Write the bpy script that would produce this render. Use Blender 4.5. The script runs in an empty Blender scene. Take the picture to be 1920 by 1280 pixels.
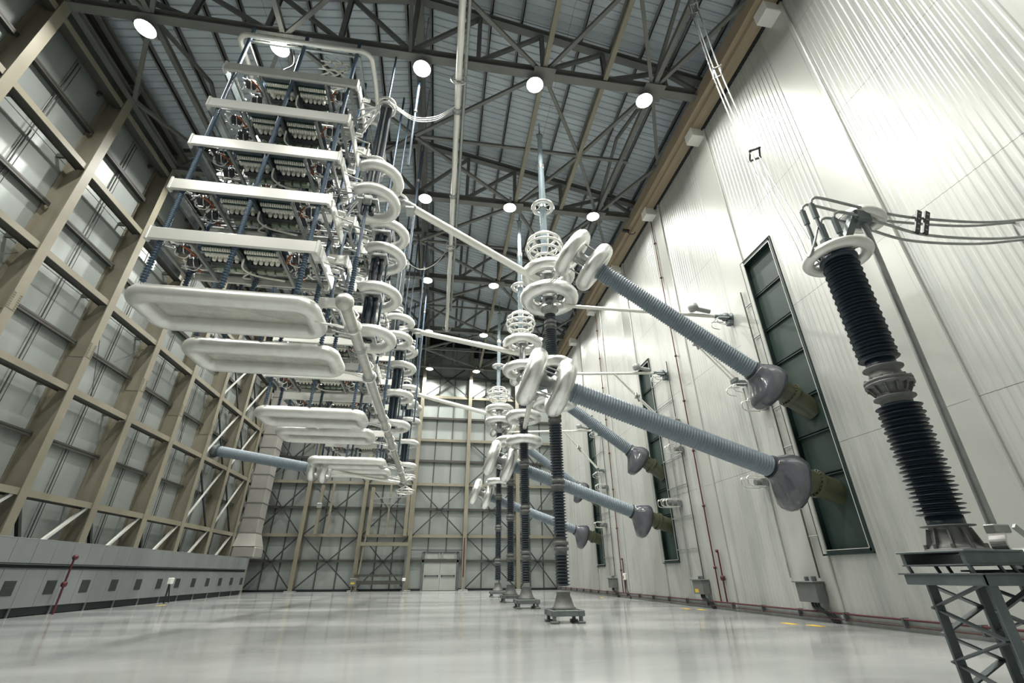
import bpy, math, random
from mathutils import Vector, Matrix
random.seed(7)
C = bpy.context.scene
COL = C.collection
PI = math.pi

# ------------------------------------------------------------------ camera, world, exposure
cam_d = bpy.data.cameras.new('camera')
cam_d.sensor_width = 36.0
cam_d.lens = 15.96
cam_d.clip_end = 200
cam = bpy.data.objects.new('camera', cam_d)
COL.objects.link(cam)
yaw, pitch, roll = 0.15203, 0.47438, -0.0037
fw = Vector((math.sin(yaw)*math.cos(pitch), math.cos(yaw)*math.cos(pitch), math.sin(pitch)))
r0 = Vector((math.cos(yaw), -math.sin(yaw), 0)); u0 = r0.cross(fw)
rt = r0*math.cos(roll)+u0*math.sin(roll); up = -r0*math.sin(roll)+u0*math.cos(roll)
m = Matrix((rt, up, -fw)).transposed().to_4x4()
m.translation = Vector((0, 0, 1.05))
cam.matrix_world = m
C.camera = cam

w = bpy.data.worlds.new('world'); C.world = w; w.use_nodes = True
w.node_tree.nodes['Background'].inputs[0].default_value = (.10, .13, .16, 1)
w.node_tree.nodes['Background'].inputs[1].default_value = .3
C.view_settings.view_transform = 'Standard'
C.view_settings.look = 'None'
C.view_settings.exposure = 0.0
C.view_settings.gamma = 1.0
LAMP_W = 420.0
LAMP_COL = (1.0, .978, .915)

# ------------------------------------------------------------------ materials
MATS = {}
def mat(name, col, rough=.5, metal=0.0, var=.12, scale=3.0, bump=0.0, bscale=20.0, stretch=(1, 1, 1),
        coat=0.0, rvar=0.0, dirt=None, dscale=.6):
    if name in MATS: return MATS[name]
    M = bpy.data.materials.new(name); M.use_nodes = True
    nt = M.node_tree; N = nt.nodes; L = nt.links; b = N['Principled BSDF']
    tc = N.new('ShaderNodeTexCoord'); mp = N.new('ShaderNodeMapping')
    mp.inputs['Scale'].default_value = stretch
    geo = N.new('ShaderNodeNewGeometry')
    L.new(geo.outputs['Position'], mp.inputs['Vector'])
    nz = N.new('ShaderNodeTexNoise'); nz.inputs['Scale'].default_value = scale; nz.inputs['Detail'].default_value = 5
    L.new(mp.outputs[0], nz.inputs['Vector'])
    rp = N.new('ShaderNodeValToRGB'); e = rp.color_ramp.elements
    e[0].position = .3; e[1].position = .7
    lo = [max(0, c*(1-var)) for c in col]; hi = [min(1, c*(1+var)) for c in col]
    e[0].color = (*lo, 1); e[1].color = (*hi, 1)
    L.new(nz.outputs['Fac'], rp.inputs[0])
    out = rp.outputs[0]
    if dirt:
        n2 = N.new('ShaderNodeTexNoise'); n2.inputs['Scale'].default_value = dscale; n2.inputs['Detail'].default_value = 6
        n2.inputs['Roughness'].default_value = .6
        L.new(mp.outputs[0], n2.inputs['Vector'])
        r2 = N.new('ShaderNodeValToRGB'); r2.color_ramp.elements[0].position = .50; r2.color_ramp.elements[1].position = .75
        L.new(n2.outputs['Fac'], r2.inputs[0])
        mx = N.new('ShaderNodeMixRGB'); mx.inputs[2].default_value = (*dirt, 1)
        mul = N.new('ShaderNodeMath'); mul.operation = 'MULTIPLY'; mul.inputs[1].default_value = .6
        L.new(r2.outputs[0], mul.inputs[0]); L.new(mul.outputs[0], mx.inputs[0]); L.new(out, mx.inputs[1]); out = mx.outputs[0]
    L.new(out, b.inputs['Base Color'])
    b.inputs['Metallic'].default_value = metal
    b.inputs['Roughness'].default_value = rough
    if coat: b.inputs['Coat Weight'].default_value = coat
    if rvar:
        mr = N.new('ShaderNodeMapRange'); mr.inputs[3].default_value = max(.02, rough-rvar); mr.inputs[4].default_value = rough+rvar
        L.new(nz.outputs['Fac'], mr.inputs[0]); L.new(mr.outputs[0], b.inputs['Roughness'])
    if bump:
        bn = N.new('ShaderNodeTexNoise'); bn.inputs['Scale'].default_value = bscale; bn.inputs['Detail'].default_value = 4
        L.new(mp.outputs[0], bn.inputs['Vector'])
        bp = N.new('ShaderNodeBump'); bp.inputs['Strength'].default_value = bump; bp.inputs['Distance'].default_value = .02
        L.new(bn.outputs['Fac'], bp.inputs['Height']); L.new(bp.outputs[0], b.inputs['Normal'])
    MATS[name] = M
    return M
def glow(name, col, s):
    M = bpy.data.materials.new(name); M.use_nodes = True
    b = M.node_tree.nodes['Principled BSDF']
    b.inputs['Base Color'].default_value = (*col, 1)
    b.inputs['Emission Color'].default_value = (*col, 1); b.inputs['Emission Strength'].default_value = s
    return M
M_WALL = mat('white_sheet', (.48, .495, .47), .36, .28, .06, .5, stretch=(1, 1, .07), dirt=(.27, .305, .30), dscale=2.6, rvar=.06)
M_WSTRIP = mat('flat_white_sheet', (.47, .485, .455), .32, .28, .05, .4, stretch=(1, 1, .2), rvar=.05)
M_LWALL = mat('grey_sheet', (.345, .38, .368), .36, .30, .08, .5, stretch=(1, 1, .2), dirt=(.27, .29, .275), dscale=.9)
M_TAN = mat('tan_steel', (.215, .20, .15), .5, 0, .10, 1.2)
M_GIRT = mat('girt_steel', (.055, .055, .048), .5, 0, .10, 1.5)
M_BRACE = mat('dark_brace', (.030, .036, .036), .5, 0, .1, 2)
M_TRUSS = mat('truss_steel', (.135, .14, .13), .5, 0, .15, 1.0)
M_DECK = mat('roof_sheet', (.53, .60, .645), .42, .0, .10, .7, stretch=(.3, 1, 1))
M_BEAM = mat('eave_concrete', (.33, .265, .185), .6, 0, .16, 1.2, stretch=(3, .4, 1), dirt=(.22, .175, .12))
M_ALU = mat('aluminium', (.78, .785, .76), .32, .92, .05, 6, bump=.22, bscale=5, rvar=.06)
M_ALU2 = mat('cream_aluminium', (.72, .725, .69), .36, .55, .05, 3, dirt=(.56, .56, .53), dscale=2.0)
M_TUBE = mat('bus_aluminium', (.74, .735, .68), .30, .4, .05, 3)
M_TUBED = mat('weathered_tube', (.50, .50, .46), .38, .5, .10, 6, dirt=(.36, .36, .33), dscale=4)
M_FASCIA = mat('fascia_white', (.66, .67, .63), .32, .2, .03, 2)
M_STEEL = mat('galvanised', (.33, .35, .34), .42, .6, .14, 6)
M_PED = mat('pedestal_steel', (.135, .155, .15), .45, .3, .14, 6)
M_DSTEEL = mat('dark_galvanised', (.13, .155, .16), .45, .5, .2, 5)
M_RUBBER = mat('black_silicone', (.010, .022, .034), .38, 0, .15, 4)
M_BUSHING = mat('grey_silicone', (.17, .215, .25), .42, 0, .08, 3)
M_ROD = mat('blue_insulator', (.040, .075, .118), .4, 0, .12, 3)
M_RODG = mat('pale_blue_insulator', (.32, .40, .44), .4, 0, .06, 3)
M_HOOD = mat('grey_hood', (.085, .09, .105), .16, 0, .06, 2, coat=.5)
M_OLIVE = mat('olive_pipe', (.068, .076, .042), .42, 0, .10, 3)
M_GREEN = mat('green_panel', (.026, .048, .041), .5, 0, .10, .8, dirt=(.020, .037, .033))
M_DKGREEN = mat('dark_green_frame', (.012, .028, .026), .45, 0, .1, 2)
M_CASTIRON = mat('cast_flange', (.125, .13, .125), .5, .3, .15, 8)
M_RED = mat('red_pipe', (.075, .012, .018), .4, 0, .1, 4)
M_YEL = mat('yellow_paint', (.62, .42, .03), .5, 0, .06, 4)
M_BLACK = mat('black_cable', (.012, .014, .016), .45, 0, .1, 3)
M_BOX = mat('grey_box', (.16, .17, .165), .45, .2, .08, 4)
M_HVAC = mat('plenum_panel', (.215, .235, .237), .45, .1, .05, 1.5, stretch=(1, 1, .4))
M_DARK = mat('dark_gap', (.008, .011, .013), .6, 0, .1, 2)
M_GRILLE = mat('grille_dark', (.045, .055, .055), .5, .3, .1, 4)
M_DUCT = mat('duct_sheet', (.33, .325, .30), .45, .3, .06, 2)
M_COPPER = mat('copper', (.34, .12, .06), .35, .8, .15, 5)
M_WPLAST = mat('white_plastic', (.82, .82, .74), .35, 0, .05, 6)
M_GRN = mat('heatsink_green', (.03, .075, .07), .35, .2, .2, 20)
M_COIL = mat('coil_black', (.035, .038, .042), .3, .2, .25, 12)
M_TRAY = mat('tray_dark', (.075, .095, .11), .45, .4, .2, 6)
M_PGREEN = mat('pale_green', (.30, .36, .27), .3, 0, .15, 12)
M_DOOR = mat('door_sheet', (.34, .36, .335), .45, 0, .05, 1.5)
M_WHITE = mat('white_cap', (.78, .78, .74), .4, 0, .03, 2)
M_FRONTW = mat('bounce_wall', (.42, .43, .41), .5, 0, .05, 1)
M_LAMP = glow('lamp_lens', (1.0, .96, .86), 28.0)

def floor_mat():
    M = bpy.data.materials.new('epoxy_floor'); M.use_nodes = True
    nt = M.node_tree; N = nt.nodes; L = nt.links; b = N['Principled BSDF']
    g = N.new('ShaderNodeNewGeometry'); mp = N.new('ShaderNodeMapping'); mp.inputs['Scale'].default_value = (.18, .55, 1)
    L.new(g.outputs['Position'], mp.inputs[0])
    n1 = N.new('ShaderNodeTexNoise'); n1.inputs['Scale'].default_value = .9; n1.inputs['Detail'].default_value = 6
    L.new(mp.outputs[0], n1.inputs[0])
    rp = N.new('ShaderNodeValToRGB'); e = rp.color_ramp.elements
    e[0].position = .32; e[0].color = (.27, .285, .28, 1); e[1].position = .66; e[1].color = (.44, .458, .45, 1)
    L.new(n1.outputs['Fac'], rp.inputs[0]); L.new(rp.outputs[0], b.inputs['Base Color'])
    n2 = N.new('ShaderNodeTexNoise'); n2.inputs['Scale'].default_value = 1.3; n2.inputs['Detail'].default_value = 4
    L.new(mp.outputs[0], n2.inputs[0])
    mr = N.new('ShaderNodeMapRange'); mr.inputs[3].default_value = .05; mr.inputs[4].default_value = .20
    L.new(n2.outputs['Fac'], mr.inputs[0]); L.new(mr.outputs[0], b.inputs['Roughness'])
    b.inputs['Specular IOR Level'].default_value = .6
    n3 = N.new('ShaderNodeTexNoise'); n3.inputs['Scale'].default_value = 2.2; n3.inputs['Detail'].default_value = 3
    L.new(g.outputs['Position'], n3.inputs[0])
    bp = N.new('ShaderNodeBump'); bp.inputs['Strength'].default_value = .05; bp.inputs['Distance'].default_value = .01
    L.new(n3.outputs['Fac'], bp.inputs['Height']); L.new(bp.outputs[0], b.inputs['Normal'])
    return M
M_FLOOR = floor_mat()

# ------------------------------------------------------------------ mesh helpers
def V(*a): return Vector(a if len(a) == 3 else a[0])
def frame_of(d, hint=None):
    d = d.normalized()
    h = hint or (Vector((0, 0, 1)) if abs(d.z) < .95 else Vector((0, 1, 0)))
    a = d.cross(h).normalized(); b = a.cross(d).normalized()
    return a, b          # a: sideways, b: 'up'
class MB:
    def __init__(s): s.v = []; s.f = []; s.sm = []
    def add(s, vs, fs, smooth=False):
        o = len(s.v); s.v += [tuple(p) for p in vs]
        s.f += [tuple(i+o for i in f) for f in fs]; s.sm += [smooth]*len(fs); return s
    def box(s, x0, x1, y0, y1, z0, z1):
        vs = [(x, y, z) for x in (x0, x1) for y in (y0, y1) for z in (z0, z1)]
        return s.add(vs, [(0, 1, 3, 2), (4, 6, 7, 5), (0, 4, 5, 1), (2, 3, 7, 6), (0, 2, 6, 4), (1, 5, 7, 3)])
    def cbox(s, x0, x1, y0, y1, z0, z1, c=.01):
        # box whose faces are chamfered along every edge
        vs = []; idx = {}
        X, Y, Z = (x0, x1), (y0, y1), (z0, z1)
        for i in (0, 1):
            for j in (0, 1):
                for k in (0, 1):
                    sx, sy, sz = (1 if i == 0 else -1), (1 if j == 0 else -1), (1 if k == 0 else -1)
                    p = (X[i], Y[j], Z[k])
                    idx[i, j, k, 0] = len(vs); vs.append((p[0], p[1]+sy*c, p[2]+sz*c))
                    idx[i, j, k, 1] = len(vs); vs.append((p[0]+sx*c, p[1], p[2]+sz*c))
                    idx[i, j, k, 2] = len(vs); vs.append((p[0]+sx*c, p[1]+sy*c, p[2]))
        F = []
        q = lambda a, l: F.append(tuple(idx[(*t, a)] for t in l))
        for i in (0, 1):
            l = [(i, 0, 0), (i, 1, 0), (i, 1, 1), (i, 0, 1)]; q(0, l if i else l[::-1])
            l = [(0, i, 0), (1, i, 0), (1, i, 1), (0, i, 1)]; q(1, l[::-1] if i else l)
            l = [(0, 0, i), (1, 0, i), (1, 1, i), (0, 1, i)]; q(2, l if i else l[::-1])
        for i in (0, 1):
            for j in (0, 1):
                for (e1, e2, a, b_) in (((i, j, 0), (i, j, 1), 0, 1), ((i, 0, j), (i, 1, j), 0, 2), ((0, i, j), (1, i, j), 1, 2)):
                    F.append((idx[(*e1, a)], idx[(*e2, a)], idx[(*e2, b_)], idx[(*e1, b_)]))
        for t in [(i, j, k) for i in (0, 1) for j in (0, 1) for k in (0, 1)]:
            F.append((idx[(*t, 0)], idx[(*t, 1)], idx[(*t, 2)]))
        return s.add(vs, F)
    def beam(s, p, q, w, h, hint=None):
        p, q = V(p), V(q); a, b = frame_of(q-p, hint)
        vs = []
        for e in (p, q):
            for sa, sb in ((-1, -1), (1, -1), (1, 1), (-1, 1)): vs.append(e+a*(sa*w/2)+b*(sb*h/2))
        return s.add(vs, [(0, 3, 2, 1), (4, 5, 6, 7), (0, 1, 5, 4), (1, 2, 6, 5), (2, 3, 7, 6), (3, 0, 4, 7)])
    def ibeam(s, p, q, w, h, t=.03, hint=None):
        p, q = V(p), V(q); a, b = frame_of(q-p, hint)
        s.beam(p+b*(h/2-t/2), q+b*(h/2-t/2), w, t, hint); s.beam(p-b*(h/2-t/2), q-b*(h/2-t/2), w, t, hint)
        return s.beam(p, q, t, h-2*t, hint)
    def angle(s, p, q, w, t=.015, hint=None):
        p, q = V(p), V(q); a, b = frame_of(q-p, hint)
        s.beam(p-b*(w/2), q-b*(w/2), w, t, hint)
        return s.beam(p-a*(w/2), q-a*(w/2), t, w, hint)
    def tube(s, pts, r, seg=10, closed=False, caps=True, smooth=True):
        pts = [V(p) for p in pts]; n = len(pts); rs = r if isinstance(r, (list, tuple)) else [r]*n
        a = None; vs = []
        for i in range(n):
            if closed: d = pts[(i+1) % n]-pts[i-1]
            else: d = pts[min(i+1, n-1)]-pts[max(i-1, 0)]
            d.normalize()
            if a is None: a, b = frame_of(d)
            else:
                a = (a-d*a.dot(d)).normalized()
            b = d.cross(a)
            for k in range(seg):
                t = 2*PI*k/seg; vs.append(pts[i]+(a*math.cos(t)+b*math.sin(t))*rs[i])
        fs = []
        for i in range(n if closed else n-1):
            j = (i+1) % n
            for k in range(seg):
                l = (k+1) % seg; fs.append((i*seg+k, i*seg+l, j*seg+l, j*seg+k))
        s.add(vs, fs, smooth)
        if caps and not closed:
            s.add(vs[:seg], [tuple(range(seg))[::-1]]); s.add(vs[-seg:], [tuple(range(seg))])
        return s
    def lathe(s, prof, o, axis=(0, 0, 1), seg=16, smooth=True, hint=None, caps=True, scale=None):
        # prof: list of (radius, distance along the axis)
        o = V(o); d = V(axis).normalized(); a, b = frame_of(d, hint); vs = []
        for r, t in prof:
            for k in range(seg):
                an = 2*PI*k/seg; ca, cb = math.cos(an), math.sin(an)
                f = scale(ca, cb, t) if scale else 1.0
                vs.append(o+d*t+(a*ca+b*cb)*(r*f))
        fs = []
        for i in range(len(prof)-1):
            for k in range(seg):
                l = (k+1) % seg; fs.append((i*seg+k, i*seg+l, (i+1)*seg+l, (i+1)*seg+k))
        s.add(vs, fs, smooth)
        if caps:
            if prof[0][0] > 1e-4: s.add(vs[:seg], [tuple(range(seg))[::-1]])
            if prof[-1][0] > 1e-4: s.add(vs[-seg:], [tuple(range(seg))])
        return s
    def rod(s, p, q, r, seg=10, smooth=True):
        p, q = V(p), V(q); return s.lathe([(r, 0), (r, (q-p).length)], p, q-p, seg, smooth)
    def torus(s, c, axis, R, r, seg=32, seg2=12, a0=0, a1=2*PI, hint=None, ends=False):
        c = V(c); a, b = frame_of(V(axis), hint); full = abs(a1-a0-2*PI) < 1e-6
        n = seg if full else seg+1
        pts = [c+(a*math.cos(a0+(a1-a0)*i/seg)+b*math.sin(a0+(a1-a0)*i/seg))*R for i in range(n)]
        s.tube(pts, r, seg2, closed=full, caps=False)
        if not full:
            for e, o in ((pts[0], pts[0]-pts[1]), (pts[-1], pts[-1]-pts[-2])): s.dome(e, o, r, seg2)
        return s
    def dome(s, o, axis, r, seg=12):
        return s.lathe([(r*math.cos(t*PI/10), r*math.sin(t*PI/10)) for t in range(6)], o, axis, seg, caps=False)
    def sphere(s, c, r, seg=16):
        return s.lathe([(max(1e-5, r*math.sin(PI*i/10)), -r*math.cos(PI*i/10)) for i in range(11)], c, (0, 0, 1), seg, caps=False)
    def mesh(s, name):
        me = bpy.data.meshes.new(name); me.from_pydata(s.v, [], s.f)
        me.polygons.foreach_set('use_smooth', s.sm); me.update(); return me
def origin(o):
    p = Vector((0, 0, 0))
    while o is not None: p += o.location; o = o.parent
    return p
def obj(name, mb, material, parent=None, kind=None, label=None, at=None):
    """one mesh object; the vertices of mb are world coordinates"""
    me = mb.mesh(name)
    if parent is not None or at is not None:
        off = origin(parent)
        if at is not None: off = V(at)
        me.transform(Matrix.Translation(-off))
    me.materials.append(material)
    o = bpy.data.objects.new(name, me); COL.objects.link(o)
    if parent is not None:
        o.parent = parent
        if at is not None: o.location = V(at)-origin(parent)
    elif at is not None: o.location = at
    if kind: o['kind'] = kind
    if label: o['label'] = label
    return o
def thing(name, label, cat, loc=(0, 0, 0), group=None, kind=None):
    o = bpy.data.objects.new(name, None); COL.objects.link(o); o.location = loc; o.empty_display_size = .2
    o['label'] = label; o['category'] = cat
    if group: o['group'] = group
    if kind: o['kind'] = kind
    return o
def tag(o, label, cat, group=None):
    o['label'] = label; o['category'] = cat
    if group: o['group'] = group
    return o
def struct(name, mb, material, label=None, parent=None):
    o = obj(name, mb, material, parent)
    if parent is None: o['kind'] = 'structure'
    if label: o['label'] = label
    return o
def place(src, parent, loc):
    c = src.copy(); COL.objects.link(c); c.parent = parent; c.location = loc; return c
def copy_tree(o, parent=None):
    c = o.copy(); COL.objects.link(c); c.parent = parent
    for ch in list(KIDS.get(o.name, o.children)): copy_tree(ch, c)
    return c
KIDS = {}
def copy_thing(o, d, label):
    c = copy_tree(o); c.location = o.location+V(d); c['label'] = label; return c
def bez(p, n=12):
    # Catmull-Rom through the points
    p = [V(q) for q in p]; P = [p[0]*2-p[1]]+p+[p[-1]*2-p[-2]]; out = []
    for i in range(1, len(P)-2):
        for k in range(n):
            t = k/n
            out.append(.5*((2*P[i])+(P[i+1]-P[i-1])*t+(2*P[i-1]-5*P[i]+4*P[i+1]-P[i+2])*t*t+(-P[i-1]+3*P[i]-3*P[i+1]+P[i+2])*t**3))
    return out+[p[-1]]

XL, XR, YF, YB = -13.75, 9.55, -6.0, 39.3
RIDGE = -2.1
def ztop(x): return 21.5-.235*abs(x-RIDGE)     # top chord of the roof
ZC = 17.75                                       # bottom chord
# ------------------------------------------------------------------ floor
fl = struct('floor', MB().box(XL-.3, XR+.9, YF-.3, YB+.3, -.25, 0), M_FLOOR, 'glossy pale grey epoxy floor of the valve hall')
for i, (x, y) in enumerate(((8.36, 11.46), (8.6, 10.9), (8.55, 16.81), (8.8, 16.3), (8.5, 25.6))):
    obj('floor_marking', MB().box(x-.09, x+.09, y-.22, y+.22, .0005, .004), M_YEL, fl)
obj('floor_marking', MB().box(-10.9, -10.7, 22.7, 23.2, .0005, .004), M_YEL, fl)

# ------------------------------------------------------------------ right wall of ribbed sheets
wr = struct('wall_right', MB().box(XR+.42, XR+.62, YF, YB, 0, 17.6), M_DARK, 'tall right wall clad in white ribbed sheets')
def ribbed(y0, y1, z0, z1, pitch=.155, d=.010):
    mb = MB(); n = max(1, round((y1-y0)/pitch)); p = (y1-y0)/n; pts = []
    for i in range(n):
        y = y0+i*p; pts += [(y, 0), (y+p*.45, 0), (y+p*.62, d), (y+p*.83, d)]
    pts.append((y1, 0)); vs = []
    for y, x in pts: vs += [(XR-x, y, z0), (XR-x, y, z1)]
    return mb.add(vs, [(2*i+1, 2*i, 2*i+2, 2*i+3) for i in range(len(pts)-1)])
SEAMS = [0, 3.9, 7.8, 11.65, 15.5, 17.6]
WINS = [(9.7, 11.1), (18.7, 20.08), (27.6, 29.0)]
bays = [(-6, -2.4, 'r'), (-2.4, -1.4, 'f'), (-1.4, 2.1, 'r'), (2.1, 3.1, 'f'), (3.1, 6.5, 'r'), (6.5, 7.45, 'f'), (7.45, 9.7, 'r'), (9.7, 11.1, 'w'),
        (11.1, 12.15, 'f'), (12.15, 15.35, 'r'), (15.35, 16.45, 'f'), (16.45, 18.7, 'r'), (18.7, 20.08, 'w'), (20.08, 21.1, 'f'),
        (21.1, 24.35, 'r'), (24.35, 25.4, 'f'), (25.4, 27.6, 'r'), (27.6, 29.0, 'w'), (29.0, 30.0, 'f'), (30.0, 33.4, 'r'),
        (33.4, 34.4, 'f'), (34.4, 39.3, 'r')]
for y0, y1, k in bays:
    if k == 'f':
        mb = MB().box(XR-.012, XR+.02, y0, y1, 0, 17.6)
        obj('cover_strip', mb, M_WSTRIP, wr)
        obj('corner_bead', MB().cbox(XR-.06, XR+.01, y0-.09, y0+.04, 0, 17.4, .02), M_WSTRIP, wr)
        for z in SEAMS[1:-1]: obj('seam', MB().box(XR-.0135, XR-.011, y0+.05, y0+.55, z-.006, z+.006), M_STEEL, wr)
    else:
        tiers = [(SEAMS[i], SEAMS[i+1]) for i in range(5)] if k == 'r' else [(0, 1.53), (10.25, 11.65), (11.65, 15.5), (15.5, 17.6)]
        for z0, z1 in tiers: obj('wall_panel', ribbed(y0, y1, z0+.004, z1-.004), M_WALL, wr)
obj('skirting', MB().box(XR-.05, XR+.01, 3, YB, 0, .22), M_STEEL, wr)

# bushing openings with recessed dark green panels
ORD = ['nearest', 'middle', 'farthest']
for i, (y0, y1) in enumerate(WINS):
    t = thing('bushing_opening', f'tall narrow wall opening with dark green steel panels, {ORD[i]} of three in the white wall', 'opening', (XR, y0, 0), 'bushing openings in the ribbed wall')
    zs = [1.53, 3.3, 4.35, 5.35, 6.6, 7.75, 9.0, 10.25]
    for a, b in zip(zs, zs[1:]):
        obj('panel', MB().cbox(XR+.15, XR+.21, y0+.05, y1-.05, a+.015, b-.015, .012), M_GREEN, t)
    for z in zs[1:-1]:
        obj('crossbar', MB().box(XR+.09, XR+.16, y0+.04, y1-.04, z-.05, z-.015).box(XR+.09, XR+.16, y0+.04, y1-.04, z+.015, z+.05), M_DKGREEN, t)
    fr = MB()
    for a, b, c, d in ((y0-.03, y0+.05, 1.5, 10.28), (y1-.05, y1+.03, 1.5, 10.28), (y0, y1, 1.48, 1.56), (y0, y1, 10.2, 10.3)):
        fr.box(XR-.04, XR+.22, a, b, c, d)
    obj('frame', fr, M_DKGREEN, t)
    lip = MB()
    for a, b, c, d in ((y0-.05, y0-.025, 1.46, 10.32), (y1+.025, y1+.05, 1.46, 10.32), (y0-.05, y1+.05, 1.44, 1.475), (y0-.05, y1+.05, 10.305, 10.33)):
        lip.box(XR-.06, XR-.02, a, b, c, d)
    obj('frame_lip', lip, M_DKGREEN, t)
    st = MB()
    for a, b, c, d in ((y0+.035, y0+.05, 1.55, 10.2), (y1-.05, y1-.035, 1.55, 10.2), (y0+.04, y1-.04, 1.55, 1.565), (y0+.04, y1-.04, 10.19, 10.205)):
        st.box(XR-.05, XR-.035, a, b, c, d)
    obj('edge_strip', st, M_FASCIA, t)

# eave beam
eb = struct('trim_1', MB().cbox(8.86, XR-.05, YF, YB, 17.2, 17.85, .02), M_BEAM, 'brown concrete eave beam along the top of the right wall')
obj('ledge', MB().box(9.05, XR, YF, YB, 17.03, 17.2), M_BEAM, eb)
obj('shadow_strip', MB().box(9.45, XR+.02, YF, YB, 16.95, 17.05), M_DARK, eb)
for y in (6.77, 11.37, 15.87, 20.6, 25.2, 29.8, 34.4):
    t = MB().cbox(9.02, XR, y-.26, y+.26, 16.62, 17.1, .02)
    tag(obj('outlet_box', t, M_WHITE), f'white box under the eave beam, {["nearest","second nearest","third","fourth","fifth","sixth","farthest"][[6.77,11.37,15.87,20.6,25.2,29.8,34.4].index(y)]} along the right wall', 'box', 'white boxes under the eave beam')
cc = thing('security_camera', 'small dark camera hanging under the brown eave beam', 'camera', (8.75, 17.4, 17.15))
obj('housing', MB().cbox(8.55, 8.9, 17.32, 17.46, 16.98, 17.12, .02), M_BLACK, cc)
obj('bracket', MB().tube(bez([(8.75, 17.4, 17.05), (8.95, 17.4, 16.85), (9.2, 17.4, 16.95), (9.2, 17.4, 17.2)], 5), .02, 6), M_BLACK, cc)

# ------------------------------------------------------------------ left wall
COLY = [-3.55+3.45*i for i in range(13)]          # 10.25 and 17.15 carry trusses
wl = struct('wall_left', MB().box(XL-.32, XL-.12, YF, YB, 0, 18.9), M_DARK, 'left wall of grey sheet panels between tan steel columns')
GZ = [0, 1.72, 3.45, 5.25, 6.92, 8.65, 10.4, 12.1, 13.88, 15.6, 18.85]
_pm = {}
for i in range(len(COLY)-1):
    if COLY[i+1] < 6: continue
    for h in (0, 1):
        y0 = COLY[i]+h*1.725
        for k in range(len(GZ)-1):
            z0, z1 = GZ[k], GZ[k+1]
            if (k,) not in _pm:
                o = obj('wall_panel', MB().cbox(XL-.1, XL, y0+.012, y0+1.713, z0+.01, z1-.01, .008), M_LWALL, wl, at=(XL, y0, z0)); _pm[(k,)] = o
            else: place(_pm[(k,)], wl, (XL, y0, z0))
colp = None
for i, y in enumerate(COLY):
    if y < 6: continue
    mb = MB().ibeam((XL+.36, y, 0), (XL+.36, y, 18.6), .34, .70, .035, hint=Vector((1, 0, 0)))
    c = obj('column', mb, M_TAN, wl, at=(XL+.36, y, 0))
    sp = MB()
    for z in range(7):
        for dy in (-.13, -.09, .09, .13):
            sp.box(XL+.71, XL+.735, y+dy-.012, y+dy+.012, 8.2+z*.075, 8.23+z*.075)
    sp.box(XL+.706, XL+.72, y-.16, y+.16, 8.15, 8.72).box(XL+.1, XL+.65, y-.035, y-.018, 8.15, 8.72)
    obj('splice_plate', sp, M_TAN, c)
gh = gl = gv = None
for i in range(len(COLY)-1):
    y0 = COLY[i]
    if y0+3.45 < 6: continue
    for z in (3.45, 6.92, 10.4, 13.88, 17.2):
        if gh is None:
            mb = MB().box(XL+.34, XL+.64, y0+.1, y0+3.35, z-.11, z-.09).box(XL+.34, XL+.64, y0+.1, y0+3.35, z+.07, z+.09).box(XL+.47, XL+.50, y0+.1, y0+3.35, z-.09, z+.07).box(XL+.34, XL+.36, y0+.1, y0+3.35, z-.15, z-.11)
            mb.box(XL+.02, XL+.34, y0+.55, y0+.62, z-.09, z+.07).box(XL+.02, XL+.34, y0+2.85, y0+2.92, z-.09, z+.07)
            gh = obj('girt', mb, M_GIRT, wl, at=(XL, y0, z))
            gf = obj('girt_lip', MB().box(XL+.64, XL+.67, y0+.1, y0+3.35, z-.12, z+.09), M_TAN, wl, at=(XL, y0, z))  # lighter lip, darker girt: lit edge and shaded underside put into the colours
        else: place(gh, wl, (XL, y0, z)); place(gf, wl, (XL, y0, z))
    for z in (1.72, 5.25, 8.65, 12.1, 15.6):
        if gl is None:
            gl = obj('girt', MB().box(XL+.01, XL+.22, y0+.1, y0+3.35, z-.02, z+.02).box(XL+.19, XL+.22, y0+.1, y0+3.35, z-.08, z+.08), M_GIRT, wl, at=(XL, y0, z))
        else: place(gl, wl, (XL, y0, z))
    if gv is None:
        gv = obj('sag_rod', MB().rod((XL+.10, y0+1.725, 0), (XL+.10, y0+1.725, 17.2), .022, 6).rod((XL+.10, y0+1.86, 0), (XL+.10, y0+1.86, 17.2), .012, 6), M_GIRT, wl, at=(XL, y0, 0))
    else: place(gv, wl, (XL, y0, 0))
    # knee braces above the plenum
    if y0 > 10:
        obj('knee_brace', MB().beam((XL+.45, y0+.2, 3.35), (XL+.45, y0+.95, 2.0), .11, .11), M_BRACE, wl)
        obj('knee_brace', MB().beam((XL+.55, y0+3.2, 3.35), (XL+.55, y0+1.6, 2.0), .10, .10), M_FASCIA, wl)
    if y0 > 26:
        for z0, z1 in ((3.5, 6.9), (6.95, 10.35), (10.45, 13.8)):
            obj('wall_brace', MB().beam((XL+.5, y0+.2, z0), (XL+.5, y0+3.25, z1), .08, .08), M_FASCIA, wl)
            obj('wall_brace', MB().beam((XL+.42, y0+.2, z1), (XL+.42, y0+3.25, z0), .08, .08), M_BRACE, wl)
    elif y0 > 8 and i % 2 == 0:
        obj('tie_rod', MB().rod((XL+.3, y0+.2, 10.5), (XL+.3, y0+1.6, 6.95), .012, 5).rod((XL+.3, y0+3.2, 10.0), (XL+.3, y0+1.9, 8.8), .012, 5), M_GIRT, wl)
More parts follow.
